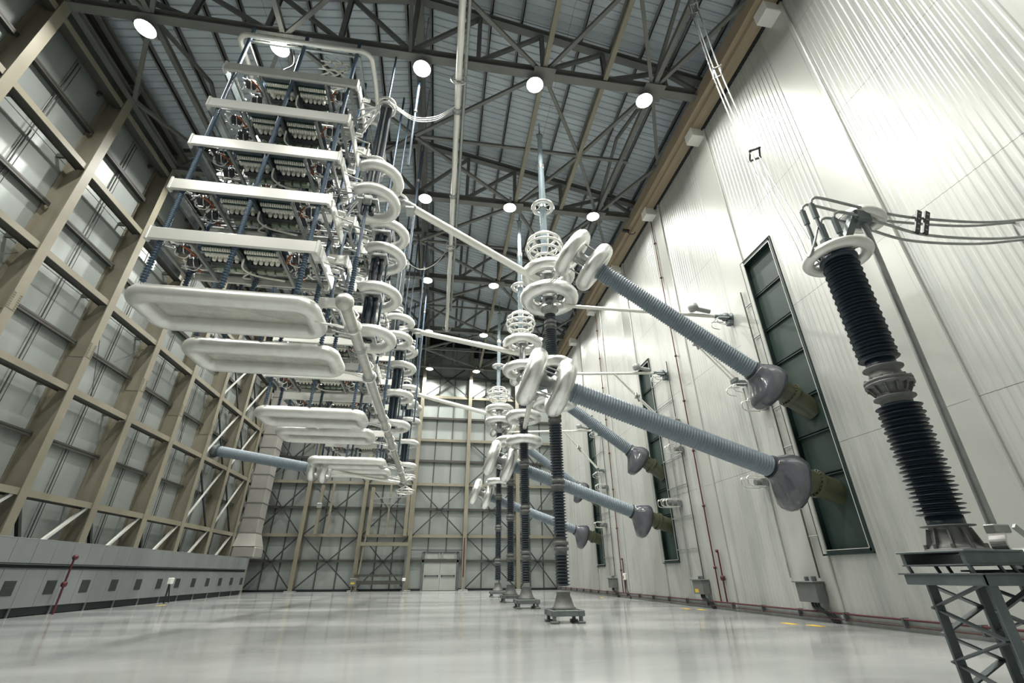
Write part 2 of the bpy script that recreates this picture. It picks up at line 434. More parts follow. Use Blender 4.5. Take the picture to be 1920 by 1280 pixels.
# eave truss along the left wall top
et = MB().ibeam((XL+.75, YF, ZC), (XL+.75, YB, ZC), .22, .26, .03).ibeam((XL+.75, YF, ztop(XL)-.15), (XL+.75, YB, ztop(XL)-.15), .22, .24, .03)
obj('eave_beam', et, M_TRUSS, wl)
obj('wall_top_fill', MB().box(XL-.1, XL+.02, YF, YB, 17.4, 19.2), M_TRUSS, wl)

# ------------------------------------------------------------------ far wall
wb = struct('wall_back', MB().box(XL, XR+.6, YB+.1, YB+.3, 0, 22), M_DARK, 'far end wall of grey sheet panels with steel framing')
FCX = [-13.6, -10.1, -5.8, -2.05, 2.14, 6.35, 9.5]
FGZ = [0, 2.0, 3.75, 5.73, 7.64, 9.55, 11.3, 13.25, 15.2, 17.1]
def door_gap(x0, x1, z0, z1): return x0 > -2.0 and x1 < 2.1 and z0 < 2.7
for i in range(6):
    x0, x1 = FCX[i], FCX[i+1]; w3 = (x1-x0)/3
    for h in range(3):
        for k in range(len(FGZ)):
            z0 = FGZ[k]; z1 = FGZ[k+1] if k+1 < len(FGZ) else min(ztop(x0), ztop(x1))-.1
            obj('wall_panel', MB().cbox(x0+h*w3+.012, x0+h*w3+w3-.012, YB, YB+.09, z0+.01, z1-.01, .008), M_LWALL, wb)
    for h in (1, 2):
        obj('sag_rod', MB().box(x0+h*w3-.035, x0+h*w3+.035, YB-.09, YB-.02, 0, 17.1), M_GIRT, wb)
    for k, z in enumerate(FGZ[1:]):
        if door_gap(x0, x1, z, z): 
            obj('girt', MB().box(x0, -1.0, YB-.28, YB, z-.06, z+.06), M_GIRT, wb); obj('girt', MB().box(1.75, x1, YB-.28, YB, z-.06, z+.06), M_GIRT, wb)
        elif k % 2: obj('girt', MB().box(x0, x1, YB-.36, YB, z-.02, z+.02).box(x0, x1, YB-.40, YB-.36, z-.11, z+.11), M_TAN, wb)
        else: obj('girt', MB().box(x0, x1, YB-.30, YB, z-.02, z+.02).box(x0, x1, YB-.32, YB-.29, z-.09, z+.09), M_GIRT, wb)
    for z0, z1 in ((.15, 3.7), (3.8, 7.5), (7.7, 11.2), (15.25, 18.3)):
        if i == 3 and z0 < 1: continue
        if i in (3,) and z0 == 7.7: continue
        for a, b in ((z0, z1), (z1, z0)):
            obj('wall_brace', MB().beam((x0+.15, YB-.42, a), (x1-.15, YB-.42, b), .10, .08), M_BRACE, wb)
for x in FCX[1:-1]:
    c = obj('column', MB().ibeam((x, YB-.42, .0), (x, YB-.42, ztop(x)-.2), .30, .55, .035, hint=Vector((0, -1, 0))), M_TAN, wb)
    obj('base_plate', MB().cbox(x-.35, x+.35, YB-.9, YB-.1, 0, .07, .01), M_STEEL, c)
obj('base_rail', MB().box(XL, XR, YB-.2, YB, 0, .14), M_DARK, wb)

d1 = thing('door_1', 'grey double door with push bars in the far wall', 'door', (.4, YB-.1, 0), kind='structure')
obj('door_frame', MB().box(-1.02, -.88, YB-.32, YB-.05, 0, 2.62).box(1.62, 1.76, YB-.32, YB-.05, 0, 2.62).box(-1.02, 1.76, YB-.32, YB-.05, 2.58, 2.66), M_DSTEEL, d1)
for s, (a, b) in enumerate(((-.87, .365), (.375, 1.61))):
    lf = obj('door_leaf', MB().cbox(a, b, YB-.24, YB-.12, .02, 2.1, .015), M_DOOR, d1)
    obj('push_bar', MB().box(a+.1, b-.1, YB-.34, YB-.28, .97, 1.02).box(a+.12, a+.18, YB-.34, YB-.22, .92, 1.05).box(b-.18, b-.12, YB-.34, YB-.22, .92, 1.05), M_DARK, lf)
    tr = obj('transom_panel', MB().cbox(a, b, YB-.24, YB-.12, 2.13, 2.56, .015), M_DOOR, d1)
    obj('hanger_plate', MB().box(a+.1, a+.16, YB-.34, YB-.24, 2.25, 2.58).box(b-.16, b-.1, YB-.34, YB-.24, 2.25, 2.58), M_STEEL, tr)
obj('door_rail', MB().box(-2.0, 2.1, YB-.4, YB-.3, 2.74, 2.79), M_GIRT, d1)

# unseen end wall behind the camera, added so light bounces in the hall
struct('wall_front_bounce', MB().box(XL, XR+.6, YF-.3, YF, 0, 22), M_FRONTW, 'plain unseen wall added behind the viewer to bounce light')

# ------------------------------------------------------------------ roof
ce = struct('ceiling', MB().add([(XL-.3, YF-.3, ztop(XL-.3)+.62), (RIDGE, YF-.3, 22.12), (XR+.6, YF-.3, ztop(XR+.6)+.62), (XL-.3, YB+.3, ztop(XL-.3)+.62), (RIDGE, YB+.3, 22.12), (XR+.6, YB+.3, ztop(XR+.6)+.62)],
    [(0, 3, 4, 1), (1, 4, 5, 2)]), M_DARK, 'gabled roof of pale blue-grey corrugated sheets')
def roof_sheet(y0, y1, side, t0, t1):
    # ribs run down the slope
    mb = MB(); xa = RIDGE+side*t0; xb = RIDGE+side*t1; p = .30; n = round((y1-y0)/p); p = (y1-y0)/n; pts = []
    for i in range(n):
        y = y0+i*p; pts += [(y, 0), (y+p*.60, 0), (y+p*.70, .05), (y+p*.90, .05)]
    pts.append((y1, 0)); vs = []
    for y, z in pts: vs += [(xa, y, ztop(xa)+.45-z), (xb, y, ztop(xb)+.45-z)]
    return mb.add(vs, [((2*i, 2*i+1, 2*i+3, 2*i+2) if side < 0 else (2*i+1, 2*i, 2*i+2, 2*i+3)) for i in range(len(pts)-1)])
for i in range(14):
    y0 = -6+3.25*i
    for side, L in ((-1, 11.7), (1, 12.0)):
        obj('roof_panel', roof_sheet(y0, y0+3.23, side, .02, L/2), M_DECK, ce)
        obj('roof_panel', roof_sheet(y0, y0+3.23, side, L/2+.01, L), M_DECK, ce)
for side, L in ((-1, 11.4), (1, 11.4)):
    k = 0
    while .5+k*1.21 < L:
        x = RIDGE+side*(.5+k*1.21); k += 1
        z = ztop(x)+.27
        obj('purlin', MB().box(x-.02, x+.02, YF, YB, z-.12, z+.12).box(x-.10, x+.02, YF, YB, z-.12, z-.09), M_TRUSS, ce)
obj('ridge_beam', MB().ibeam((RIDGE, YF, 21.35), (RIDGE, YF+45.2, 21.35), .34, .3, .03), M_TRUSS, ce)

TY = [-3.55, 3.35, 10.25, 17.15, 24.05, 30.95, 37.85]
NX = [RIDGE+2.45*k for k in range(-4, 5)]
def make_truss(y):
    nm = ['behind the viewer', 'overhead', 'nearest in view', 'second in view', 'third in view', 'fourth in view', 'farthest, near the end wall'][TY.index(y)]
    t = thing('roof_truss', f'grey steel roof truss spanning the hall, {nm}', 'truss', (RIDGE, y, ZC), 'roof trusses across the hall', 'structure')
    obj('bottom_chord', MB().ibeam((XL+.7, y, ZC), (8.95, y, ZC), .30, .34, .04), M_TRUSS, t)
    for a, b in ((XL+.6, RIDGE), (RIDGE, 9.5)):
        obj('top_chord', MB().ibeam((a, y, ztop(a)-.12), (b, y, ztop(b)-.12), .26, .28, .04), M_TRUSS, t)
    for x in NX:
        obj('vertical_web', MB().ibeam((x, y, ZC+.1), (x, y, ztop(x)-.2), .16, .16, .025), M_TRUSS, t)
    for k in range(len(NX)-1):
        a, b = NX[k], NX[k+1]
        if b <= RIDGE+.1: a, b = b, a
        obj('diagonal_web', MB().beam((a, y, ZC+.15), (b, y, ztop(b)-.25), .14, .13), M_TRUSS, t)
    for a, b in ((NX[-1], 9.3), (NX[0], XL+.8)):
        obj('diagonal_web', MB().beam((a, y, ztop(a)-.2), (b, y, ZC+.1), .14, .13), M_TRUSS, t)
    for x in (2.8, 7.1):
        obj('gusset', MB().box(x-.4, x+.4, y-.35, y+.35, ZC-.19, ZC-.165), M_TRUSS, t)
    return t
for y in TY: make_truss(y)
# bracing in the plane of the bottom chords
for x in (-10.6, -6.4, 2.8, 5.15, 7.1):
    t = thing('longitudinal_tie', f'long steel tie running the length of the hall under the roof, {["by the left wall","above the valve towers","right of the ridge","above the tall posts","near the right wall"][[-10.6,-6.4,2.8,5.15,7.1].index(x)]}', 'tie beam', (x, 17, ZC), 'longitudinal ties under the roof', 'structure')
    for a, b in zip(TY, TY[1:]): obj('tie_segment', MB().ibeam((x, a+.15, ZC), (x, b-.15, ZC), .17, .2, .025), M_TAN if x in (5.15, 2.8) else M_TRUSS, t)
for j, (a, b) in enumerate(zip(TY, TY[1:])):
    t = thing('plan_bracing', f'diagonal steel bracing under the roof in bay {["one","two","three","four","five","six"][j]} from the near end', 'bracing', (0, a, ZC), 'diagonal bracing under the roof', 'structure')
    mid = (a+b)/2
    for p, q in (((7.1, a), (5.15, mid)), ((5.15, mid), (7.1, b)), ((2.8, a), (5.15, mid)), ((5.15, mid), (2.8, b)), ((7.1, a), (8.9, mid)), ((8.9, mid), (7.1, b)),
                 ((2.8, a), (RIDGE, mid)), ((RIDGE, mid), (2.8, b)), ((-6.4, a), (-10.6, b)), ((-10.6, a), (XL+.8, mid)), ((XL+.8, mid), (-10.6, b)), ((-6.4, a), (RIDGE, mid)), ((RIDGE, mid), (-6.4, b))):
        obj('brace', MB().beam((*p, ZC-.02), (*q, ZC-.02), .13, .13), M_TRUSS, t)
    for p, q in (((-10.6, a, ZC), (-10.6, mid, ztop(-10.6)-.1)), ((-10.6, mid, ztop(-10.6)-.1), (-10.6, b, ZC)), ((7.1, a, ZC), (7.1, mid, ztop(7.1)-.1)), ((7.1, mid, ztop(7.1)-.1), (7.1, b, ZC)),
                 ((RIDGE, a, ZC), (RIDGE, mid, 21.2)), ((RIDGE, mid, 21.2), (RIDGE, b, ZC))):
        obj('brace', MB().beam(p, q, .12, .12), M_TRUSS, t)
    for x in (.4, 5.15): obj('strut', MB().beam((x-2.2, mid, ZC), (x+2.3, mid, ZC), .12, .12), M_TRUSS, t)

# ------------------------------------------------------------------ lamps
LX = [-10.75, -6.5, -1.65, 2.5, 6.8]
def lamp_light(p):
    d = bpy.data.lights.new('lamp_light', 'AREA'); d.shape = 'DISK'; d.size = .42; d.energy = LAMP_W; d.color = LAMP_COL; d.spread = math.radians(144)
    o = bpy.data.objects.new('lamp_light', d); return o
lamp0 = None
LY = [-3.6, 3.3, 10.45, 16.9, 23.85, 30.6, 37.6]
for j, y in enumerate(LY):
    if j == 0: continue
    for k, x in enumerate(LX):
        p = (x, y, 17.32)
        pos = ['by the left wall', 'above the valve towers', 'beside the ridge', 'above the tall posts', 'near the right wall'][k]
        row = ['behind the viewer', 'overhead', 'on the nearest truss', 'on the second truss', 'on the third truss', 'on the fourth truss', 'on the farthest truss'][j]  # overhead row lies out of view, added for the light it gives
        lab = f'bright round high-bay lamp {pos}, {row}'
        if lamp0 is None:
            t = thing('high_bay_lamp', lab, 'lamp', p, 'high-bay lamps on the trusses')
            x0, y0, z0 = p
            obj('housing', MB().lathe([(.10, .30), (.13, .26), (.15, .12), (.31, .0), (.33, -.02), (.31, -.02)], p, (0, 0, 1), 20, caps=False).lathe([(.001, .30), (.10, .30)], p, (0, 0, 1), 20, caps=False), M_STEEL, t)
            obj('lens', MB().lathe([(.001, -.012), (.30, -.012)], p, (0, 0, 1), 24, caps=False), M_LAMP, t)
            obj('bracket', MB().rod((x0, y0, z0+.3), (x0, y0, z0+.45), .03, 6).box(x0-.06, x0+.06, y0-.35, y0+.55, z0+.28, z0+.34), M_STEEL, t)
            li = lamp_light(p); COL.objects.link(li); li.parent = t; li.location = (0, 0, -.05)
            lamp0 = t
        else:
            t = copy_tree(lamp0); t.location = p; t['label'] = lab

# ------------------------------------------------------------------ insulator profiles
def sheds(z0, z1, rc, rs, pitch, t=.25):
    n = max(1, int((z1-z0)/pitch)); p = (z1-z0)/n; out = [(rc, z0)]
    for i in range(n):
        z = z0+i*p; out += [(rc, z+p*.12), (rs, z+p*.38), (rs, z+p*.52), (rc, z+p*.72)]
    return out+[(rc, z1)]
def tube_sheds(p, q, rc, rs, pitch, seg=20):
    p, q = V(p), V(q); L = (q-p).length
    return MB().lathe(sheds(0, L, rc, rs, pitch), p, q-p, seg)

# ------------------------------------------------------------------ floor posts
def ring_support(mb, c, R, n=4, r=.035):
    for k in range(n):
        a = 2*PI*k/n+.4
        mb.rod(c, V(c)+V(math.cos(a)*R, math.sin(a)*R, 0), r, 8)
    return mb
def cage(c, mbs, s=1.0):
    x, y, z = c
    for dz, R in ((-.48, .38), (-.26, .58), (0, .66), (.26, .60), (.46, .42)):
        mbs.torus((x, y, z+dz*s), (0, 0, 1), R*s, .045*s, 32, 8)
    for k in range(8):
        a = 2*PI*k/8
        pts = [(x+math.cos(a)*R*s, y+math.sin(a)*R*s, z+dz*s) for dz, R in ((-.50, .30), (-.48, .40), (-.26, .58), (0, .66), (.26, .60), (.46, .42))]
        mbs.tube(pts, .02*s, 6)
    for k in range(4):
        a = PI*k/4
        mbs.rod((x-math.cos(a)*.38*s, y-math.sin(a)*.38*s, z-.48*s), (x+math.cos(a)*.38*s, y+math.sin(a)*.38*s, z-.48*s), .02*s, 6)
    return mbs
def post(x, y, ztop_, joints, label, rings):
    t = thing('post_insulator', label, 'insulator', (x, y, 0), 'tall black post insulators on the floor')
    b = MB()
    for sx in (-1, 1):
        for sy in (-1, 1):
            b.cbox(x+sx*.33-.09, x+sx*.33+.09, y+sy*.33-.09, y+sy*.33+.09, 0, .05, .01)
            b.beam((x+sx*.33, y+sy*.33, .03), (x+sx*.33, y+sy*.33, .24), .07, .11)
        b.cbox(x+sx*.33-.07, x+sx*.33+.07, y-.42, y+.42, .15, .28, .012)
        b.cbox(x-.42, x+.42, y+sx*.33-.07, y+sx*.33+.07, .15, .28, .012)
    b.cbox(x-.34, x+.34, y-.34, y+.34, .22, .28, .01)
    obj('pedestal', b, M_PED, t)
    obj('base_flange', MB().lathe([(.30, .28), (.30, .32), (.26, .34), (.17, .60), (.18, .66)], (x, y, 0), seg=20), M_CASTIRON, t)
    zs = [.62]+joints+[ztop_]
    for a, c in zip(zs, zs[1:]):
        obj('shed_stack', MB().lathe(sheds(a+.17, c-.17, .135, .19, .075), (x, y, 0), seg=20), M_RUBBER, t)
    for j in joints:
        obj('joint_flange', MB().lathe([(.15, -.2), (.155, -.12), (.20, -.10), (.20, -.03), (.16, -.02), (.16, .02), (.20, .03), (.20, .10), (.155, .12), (.15, .2)], (x, y, j), seg=20), M_CASTIRON, t)
    for z, R, r in rings:
        obj('corona_ring', MB().torus((x, y, z), (0, 0, 1), R, r, 40, 16), M_ALU, t)
        obj('ring_bracket', ring_support(MB().lathe([(.26, -.05), (.26, .05)], (x, y, z), seg=16), (x, y, z), R), M_STEEL, t)
    top = max(z for z, R, r in rings)
    if top > ztop_: obj('top_fitting', MB().lathe([(.19, ztop_-.18), (.22, ztop_), (.3, ztop_+.02), (.3, ztop_+.08), (.14, ztop_+.1), (.14, top)], (x, y, 0), seg=16), M_STEEL, t)
    return t
post(3.25, 12.8, 8.95, [1.72, 3.3, 5.2, 7.0, 8.4], 'nearest black post insulator standing on the floor, largest of the four in view', [(5.75, .55, .19), (6.85, .55, .19), (9.45, .76, .235), (10.4, .72, .225)])
post(3.27, 18.2, 8.6, [1.7, 3.28, 5.0, 6.75], 'second black post insulator from the viewer, carrying four rings', [(5.9, .58, .19), (6.95, .58, .19), (9.1, .70, .21), (10.4, .70, .21)])
post(3.3, 22.2, 6.6, [1.75, 3.4, 5.0], 'third black post insulator from the viewer, shorter than the others', [(5.85, .58, .19), (6.95, .58, .19)])
post(3.38, 27.4, 9.0, [1.7, 3.4, 5.1, 7.2], 'farthest and thinnest-looking black post insulator near the end wall', [(5.9, .58, .19), (7.0, .58, .19), (9.55, .72, .2), (10.35, .72, .2)])

# hanging grey insulators with cage
def hanger(x, y, zc, zr, zj, zt, label):
    t = thing('hanging_insulator', label, 'insulator', (x, y, 18), 'grey insulators hanging over the posts')
    obj('rod', tube_sheds((x, y, zc-.2), (x, y, zj-.1), .105, .125, .06, 16), M_RODG, t)
    obj('rod', MB().rod((x, y, zj+.1), (x, y, zt), .10, 16), M_RODG, t)
    obj('joint', MB().lathe([(.11, -.15), (.145, -.1), (.145, -.04), (.12, 0), (.145, .04), (.145, .1), (.11, .15)], (x, y, zj), seg=16), M_ALU, t)
    obj('guard_ring', MB().torus((x, y, zr), (0, 0, 1), .36, .085, 32, 10), M_ALU, t)
    obj('ring_bracket', ring_support(MB().lathe([(.15, -.06), (.15, .06)], (x, y, zr), seg=12), (x, y, zr), .36, 6, .02), M_STEEL, t)
    obj('cage', cage((x, y, zc), MB()), M_ALU2, t)
    obj('cage_stem', MB().rod((x, y, 9.6 if zc < 12 else 9.9), (x, y, zc), .05, 8), M_STEEL, t)
    obj('top_fitting', MB().lathe([(.10, 0), (.13, .03), (.13, .10), (.05, .12), (.03, .4)], (x, y, zt), seg=12).rod((x, y, zt+.3), (x, y, 18.4), .025, 6).box(x-.14, x+.14, y-.02, y+.02, zt+.12, zt+.18), M_STEEL, t)
hanger(3.18, 12.85, 11.6, 13.6, 15.75, 17.55, 'nearest grey hanging insulator with wire cage above the first post')
hanger(3.2, 18.2, 11.45, 13.5, 15.45, 17.55, 'second grey hanging insulator with wire cage, above the four-ring post')
hanger(3.3, 27.4, 11.3, 13.35, 15.2, 17.3, 'farthest grey hanging insulator with wire cage, before the end wall')

# ------------------------------------------------------------------ wall bushings
def bushing(name_pos, y, pw, pt, ring_gap=.78, Rr=.55, rr=.225, w=.0):
    """pw on the wall, pt the tip"""
    pw, pt = V(pw), V(pt); d = (pw-pt).normalized()
    t = thing('ribbed_bushing', name_pos, 'bushing', pw, 'grey ribbed bushings through the right wall')
    L = (pw-pt).length; fl = L-1.45                 # end of the ribbed part
    e = pt+d*fl
    obj('ribbed_body', MB().lathe(sheds(0, fl, .232, .262, .072), pt, d, 28), M_BUSHING, t)
    dn = Vector((0, 0, -1)); dn = (dn-d*dn.dot(d)).normalized()
    def sc(ca, cb, tt):
        # hood hangs lower beneath the axis
        k = max(0.0, -cb); return 1+.85*k*k*min(1, max(0, tt/.35))
    hb = MB().lathe([(.27, -.10), (.29, -.10), (.30, -.04), (.36, .06), (.44, .20), (.485, .34), (.49, .48), (.455, .60), (.36, .68), (.30, .70)], e, d, 28, caps=False, scale=sc)
    obj('hood', hb, M_HOOD, t)
    obj('collar', MB().lathe([(.265, -.14), (.285, -.14), (.285, -.02), (.265, -.02)], e, d, 24), M_DARK, t)
    obj('pipe', MB().lathe([(.29, .55), (.29, 1.05), (.29, L-fl+.28)], e, d, 24), M_OLIVE, t)
    bf = MB().lathe([(.29, 1.0), (.345, 1.0), (.345, 1.09), (.29, 1.09)], e, d, 24, smooth=False)
    a, b = frame_of(d)
    for k in range(20):
        q = e+d*1.09+(a*math.cos(PI*k/10)+b*math.sin(PI*k/10))*.318
        bf.rod(q-d*.12, q+d*.03, .018, 6)
    obj('bolted_flange', bf, M_OLIVE, t)
    for k in (0, 1):
        c = pt-d*(-.12+k*ring_gap)
        obj('corona_ring', MB().torus(c, d, Rr, rr, 40, 16), M_ALU, t)
    hub = MB().lathe([(.20, -.9), (.20, -.78), (.1, -.76), (.1, -.55), (.16, -.5), (.16, -.2), (.24, -.15), (.24, .05)], pt, d, 16)
    for k in (0, 1):
        c = pt-d*(-.12+k*ring_gap)
        for q in range(4):
            an = PI/2*q+.5; hub.rod(c, c+(a*math.cos(an)+b*math.sin(an))*Rr, .025, 6)
    for q in range(4):
        an = PI/2*q+.5; o = (a*math.cos(an)+b*math.sin(an))*Rr*.8
        hub.rod(pt+d*.12+o, pt-d*(ring_gap-.12)+o, .02, 6)
    obj('terminal', hub, M_STEEL, t)
    return t
for (lab, y, ph) in (('upper', 10.4, 0), ('upper', 19.4, 1), ('upper', 28.3, 2)):
    bushing(f'{lab} grey ribbed wall bushing at the {ORD[ph]} green opening, steeply tilted', y, (XR, y-.05, 5.1), (3.95, y, 9.15))
for (lab, y, ph) in (('lower', 10.4, 0), ('lower', 19.4, 1), ('lower', 28.3, 2)):
    bushing(f'{lab} grey ribbed wall bushing at the {ORD[ph]} green opening, gently tilted', y, (XR, y-.05, 2.9), (2.72, y, 5.28))
# bushing through the left wall at the far end
t = thing('ribbed_bushing', 'grey ribbed bushing from the far left wall to beneath the last tower', 'bushing', (XL, 29.8, 7.75))
pa, pb = V(XL+.1, 29.8, 7.8), V(-7.75, 29.5, 6.82)
obj('ribbed_body', MB().lathe(sheds(0, (pb-pa).length, .28, .31, .08), pa, pb-pa, 24), M_BUSHING, t)
obj('mount_flange', MB().lathe([(.42, -.05), (.42, .12), (.33, .14), (.33, .3)], pa, pb-pa, 24), M_DSTEEL, t)
for k in (0, 1):
    obj('corona_ring', MB().torus(pb+(pb-pa).normalized()*(.1+.7*k), pb-pa, .52, .24, 36, 14), M_ALU, t)

# ------------------------------------------------------------------ white bus tubes from the arresters to the posts
def bus(p, q, r, label):
    p, q = V(p), V(q); d = (q-p).normalized()
    t = thing('bus_tube', label, 'bus tube', p)
    obj('tube', MB().rod(p, q, r, 20), M_TUBE, t)
    obj('end_clamp', MB().lathe([(.05, -.5), (.05, -.3), (r*.9, -.28), (r*1.15, -.1), (r*1.15, .12), (r, .14)], p, d, 16).box(p.x-.12, p.x+.12, p.y-.2, p.y+.2, p.z-.2, p.z-.14), M_STEEL, t)
    obj('end_cap', MB().dome(q, d, r, 16), M_TUBE, t)
    return t
bus((-1.45, 10.7, 10.95), (2.85, 12.8, 10.2), .125, 'white bus tube from the nearest arrester to the first post')
bus((-1.48, 19.0, 11.1), (3.1, 18.25, 9.95), .125, 'white bus tube from the middle arresters to the second post')
bus((-2.0, 27.8, 11.3), (3.15, 27.4, 9.95), .125, 'white bus tube from the farthest arresters to the last post')
bus((2.15, 10.6, 5.2), (3.27, 18.0, 6.45), .085, 'thin grey link tube from a lower bushing tip to the second post')
bus((2.3, 19.5, 5.3), (3.3, 22.1, 6.4), .08, 'thin grey link tube from the middle lower bushing to the short post')
# flexible links at the bushing tips
for (a, b, lab) in (((3.3, 10.7, 9.7), (3.2, 12.6, 9.95), 'bundle of bare cables looping from the nearest upper bushing to its post'), ((3.3, 19.2, 9.7), (3.25, 18.4, 9.8), 'bundle of bare cables looping from the middle upper bushing to its post'),
                    ((3.3, 28.1, 9.7), (3.35, 27.5, 9.9), 'bundle of bare cables looping from the farthest upper bushing to its post')):
    t = thing('flexible_link', lab, 'cable', a)
    for k in range(4):
        o = V((k % 2)*.07-.035, 0, (k//2)*.08)
        obj('strand', MB().tube(bez([V(a)+o, (V(a)*.7+V(b)*.3)+V(-.15, 0, -.55)+o, (V(a)*.3+V(b)*.7)+V(-.2, 0, -.35)+o, V(b)+o], 6), .016, 6), M_ALU, t)

# ------------------------------------------------------------------ valve towers
TX, TYF, SZ = -5.52, 10.0, 7.0
TZ = [8.55, 10.2, 11.87, 13.5, 15.22]
def rrect(x0, x1, y0, y1, z, r, n=6):
    pts = []
    for cx, cy, a in ((x1-r, y1-r, 0), (x0+r, y1-r, PI/2), (x0+r, y0+r, PI), (x1-r, y0+r, 3*PI/2)):
        for k in range(n+1): pts.append((cx+r*math.cos(a+PI/2*k/n), cy+r*math.sin(a+PI/2*k/n), z))
    return pts
def make_tier(t, z):
    x, y = TX, TYF
    tr = thing('valve_tier', '', ''); tr.parent = t; tr.location = V(x, y, z)-t.location
    del tr['label']; del tr['category']
    P = lambda n, mb, mm: obj(n, mb, mm, tr)
    P('front_fascia', MB().cbox(x-2.0, x+2.0, y-.10, y-.01, z-.18, z+.20, .03), M_FASCIA)
    for s in (-1, 1): P('fascia_cap', MB().cbox(x+s*1.99-.04, x+s*1.99+.04, y-.12, y+.06, z-.20, z+.22, .02), M_FASCIA)
    P('side_fascia', MB().cbox(x+2.0, x+2.06, y+.10, y+1.62, z-.18, z+.20, .015), M_FASCIA)
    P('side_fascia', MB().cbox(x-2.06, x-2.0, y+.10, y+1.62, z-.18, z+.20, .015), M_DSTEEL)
    P('rear_fascia', MB().cbox(x-1.95, x+1.95, y+1.66, y+1.72, z-.18, z+.20, .02), M_FASCIA)
    for dx in (-1.78, -1.02, .0, 1.02, 1.78):
        m_ = M_DSTEEL if dx == 0 else M_STEEL
        P('frame_rail', MB().ibeam((x+dx, y+.02, z-.14), (x+dx, y+1.66, z-.14), .07, .10, .015), m_)
    for dy in (.08, 1.28, 1.58):
        P('cross_rail', MB().ibeam((x-1.95, y+dy, z+.02), (x+1.95, y+dy, z+.02), .06, .10, .012), M_STEEL)
    P('dark_backing', MB().box(x-1.05, x+1.05, y+.12, y+1.5, z+.22, z+.25), M_TRAY)  # added dark plate, stands in for the dark depth above the components
    P('signal_duct', MB().cbox(x-1.0, x+1.0, y+.10, y+.24, z-.02, z+.14, .02), M_TRAY)
    for s in (-1, 1):
        cx = x+s*.51; 
        mb = MB().box(cx-.42, cx+.42, y+.28, y+.42, z+.02, z+.10)
        for k in range(14): mb.lathe([(.055, -.018), (.06, 0), (.055, .018)], (cx-.39+k*.06, y+.35, z-.02), (1, 0, 0), 10)
        P('heat_sink_stack', MB().box(cx-.44, cx+.44, y+.27, y+.45, z+.03, z+.12).box(cx-.44, cx+.44, y+.43, y+.46, z-.06, z+.06), M_GRN)
        dk = MB()
        for k in range(14): dk.lathe([(.05, -.02), (.058, -.012), (.058, .012), (.05, .02)], (cx-.39+k*.06, y+.35, z-.03), (1, 0, 0), 10)
        P('thyristor_discs', dk, M_WPLAST)
        P('ribbed_tube', MB().lathe(sheds(0, .84, .055, .085, .07), (cx-.42, y+.56, z-.03), (1, 0, 0), 12), M_WPLAST)
        P('support_board', MB().cbox(cx-.42, cx+.42, y+.48, y+.86, z+.06, z+.10, .01), M_WPLAST)
        cp = MB()
        for k in range(5):
            c = (cx-.28+k*.14, y+.76, z+.06)
            cp.lathe([(.055, 0), (.055, -.12), (.045, -.15), (.02, -.165), (.001, -.168)], c, (0, 0, 1), 12, caps=False)
        P('capacitor_row', cp, M_WPLAST)
        P('black_base', MB().box(cx-.42, cx+.42, y+.86, y+1.02, z-.06, z+.10).box(cx-.35, cx+.35, y+.82, y+.90, z-.10, z-.06), M_COIL)
        gd = MB()
        for k in range(3): gd.cbox(cx-.36+k*.25, cx-.16+k*.25, y+1.10, y+1.26, z-.10, z+.08, .02)
        P('grading_capacitor', gd, M_PGREEN)
        cxr = x+s*1.40
        for dy in (.45, 1.0):
            P('reactor_coil', MB().lathe([(.05, -.15), (.13, -.14), (.15, -.10), (.15, -.03), (.12, -.02), (.12, .02), (.15, .03), (.15, .10), (.13, .14), (.05, .15)], (cxr, y+dy, z-.01), (1, .3, .2), 14), M_COIL)
            P('coil_band', MB().lathe([(.125, -.015), (.14, -.015), (.14, .015), (.125, .015)], (cxr, y+dy, z-.01), (1, .3, .2), 14).tube(bez([(cxr-.16, y+dy-.05, z-.05), (cxr-.2, y+dy+.08, z-.16), (cxr+.02, y+dy+.14, z-.2), (cxr+.17, y+dy+.05, z-.06)], 4), .018, 6), M_ALU)
        P('copper_bar', MB().tube([(cxr-s*.10, y+.22, z-.10), (cxr-s*.22, y+.34, z-.14), (cxr-s*.30, y+.52, z-.16), (cxr-s*.12, y+.62, z-.10)], .028, 6).tube([(cxr, y+1.18, z-.12), (cxr-s*.14, y+1.26, z-.16), (cxr-s*.05, y+1.38, z-.1)], .026, 6), M_COPPER)
        jb = MB()
        for k in range(22):
            a = random.uniform(-.32, .28); b = random.uniform(.2, 1.45); c = random.uniform(-.16, .1)
            q = (cxr+a, y+b, z+c); jb.rod(q, (q[0]+random.uniform(-.16, .16), q[1]+random.uniform(-.16, .16), q[2]+random.uniform(-.06, .06)), random.uniform(.012, .035), 6)
        P('busbar_fittings', jb, M_ALU)['kind'] = 'stuff'
        jd = MB()
        for k in range(7):
            a = random.uniform(-.3, .22); b = random.uniform(.25, 1.4); c = random.uniform(-.1, .12)
            jd.box(cxr+a, cxr+a+random.uniform(.05, .16), y+b, y+b+random.uniform(.06, .2), z+c, z+c+random.uniform(.04, .1))
        P('small_boxes', jd, M_TRAY)['kind'] = 'stuff'
    P('coolant_pipe', MB().tube(bez([(x+.05, y+.5, z-.17), (x-.08, y+.85, z-.2), (x+.1, y+1.1, z-.22), (x+.45, y+1.25, z-.2), (x+.8, y+1.45, z-.12)], 5), .028, 8).tube(bez([(x+.0, y+1.5, z-.1), (x-.2, y+1.25, z-.24), (x+.08, y+1.0, z-.2)], 4), .024, 8), M_WPLAST)
    P('cable_loop', MB().tube(bez([(x-.12, y+.04, z+.2), (x-.16, y+.12, z-.05), (x-.1, y+.25, z-.2), (x-.05, y+.4, z-.05)], 4), .016, 6), M_BLACK)
    return tr
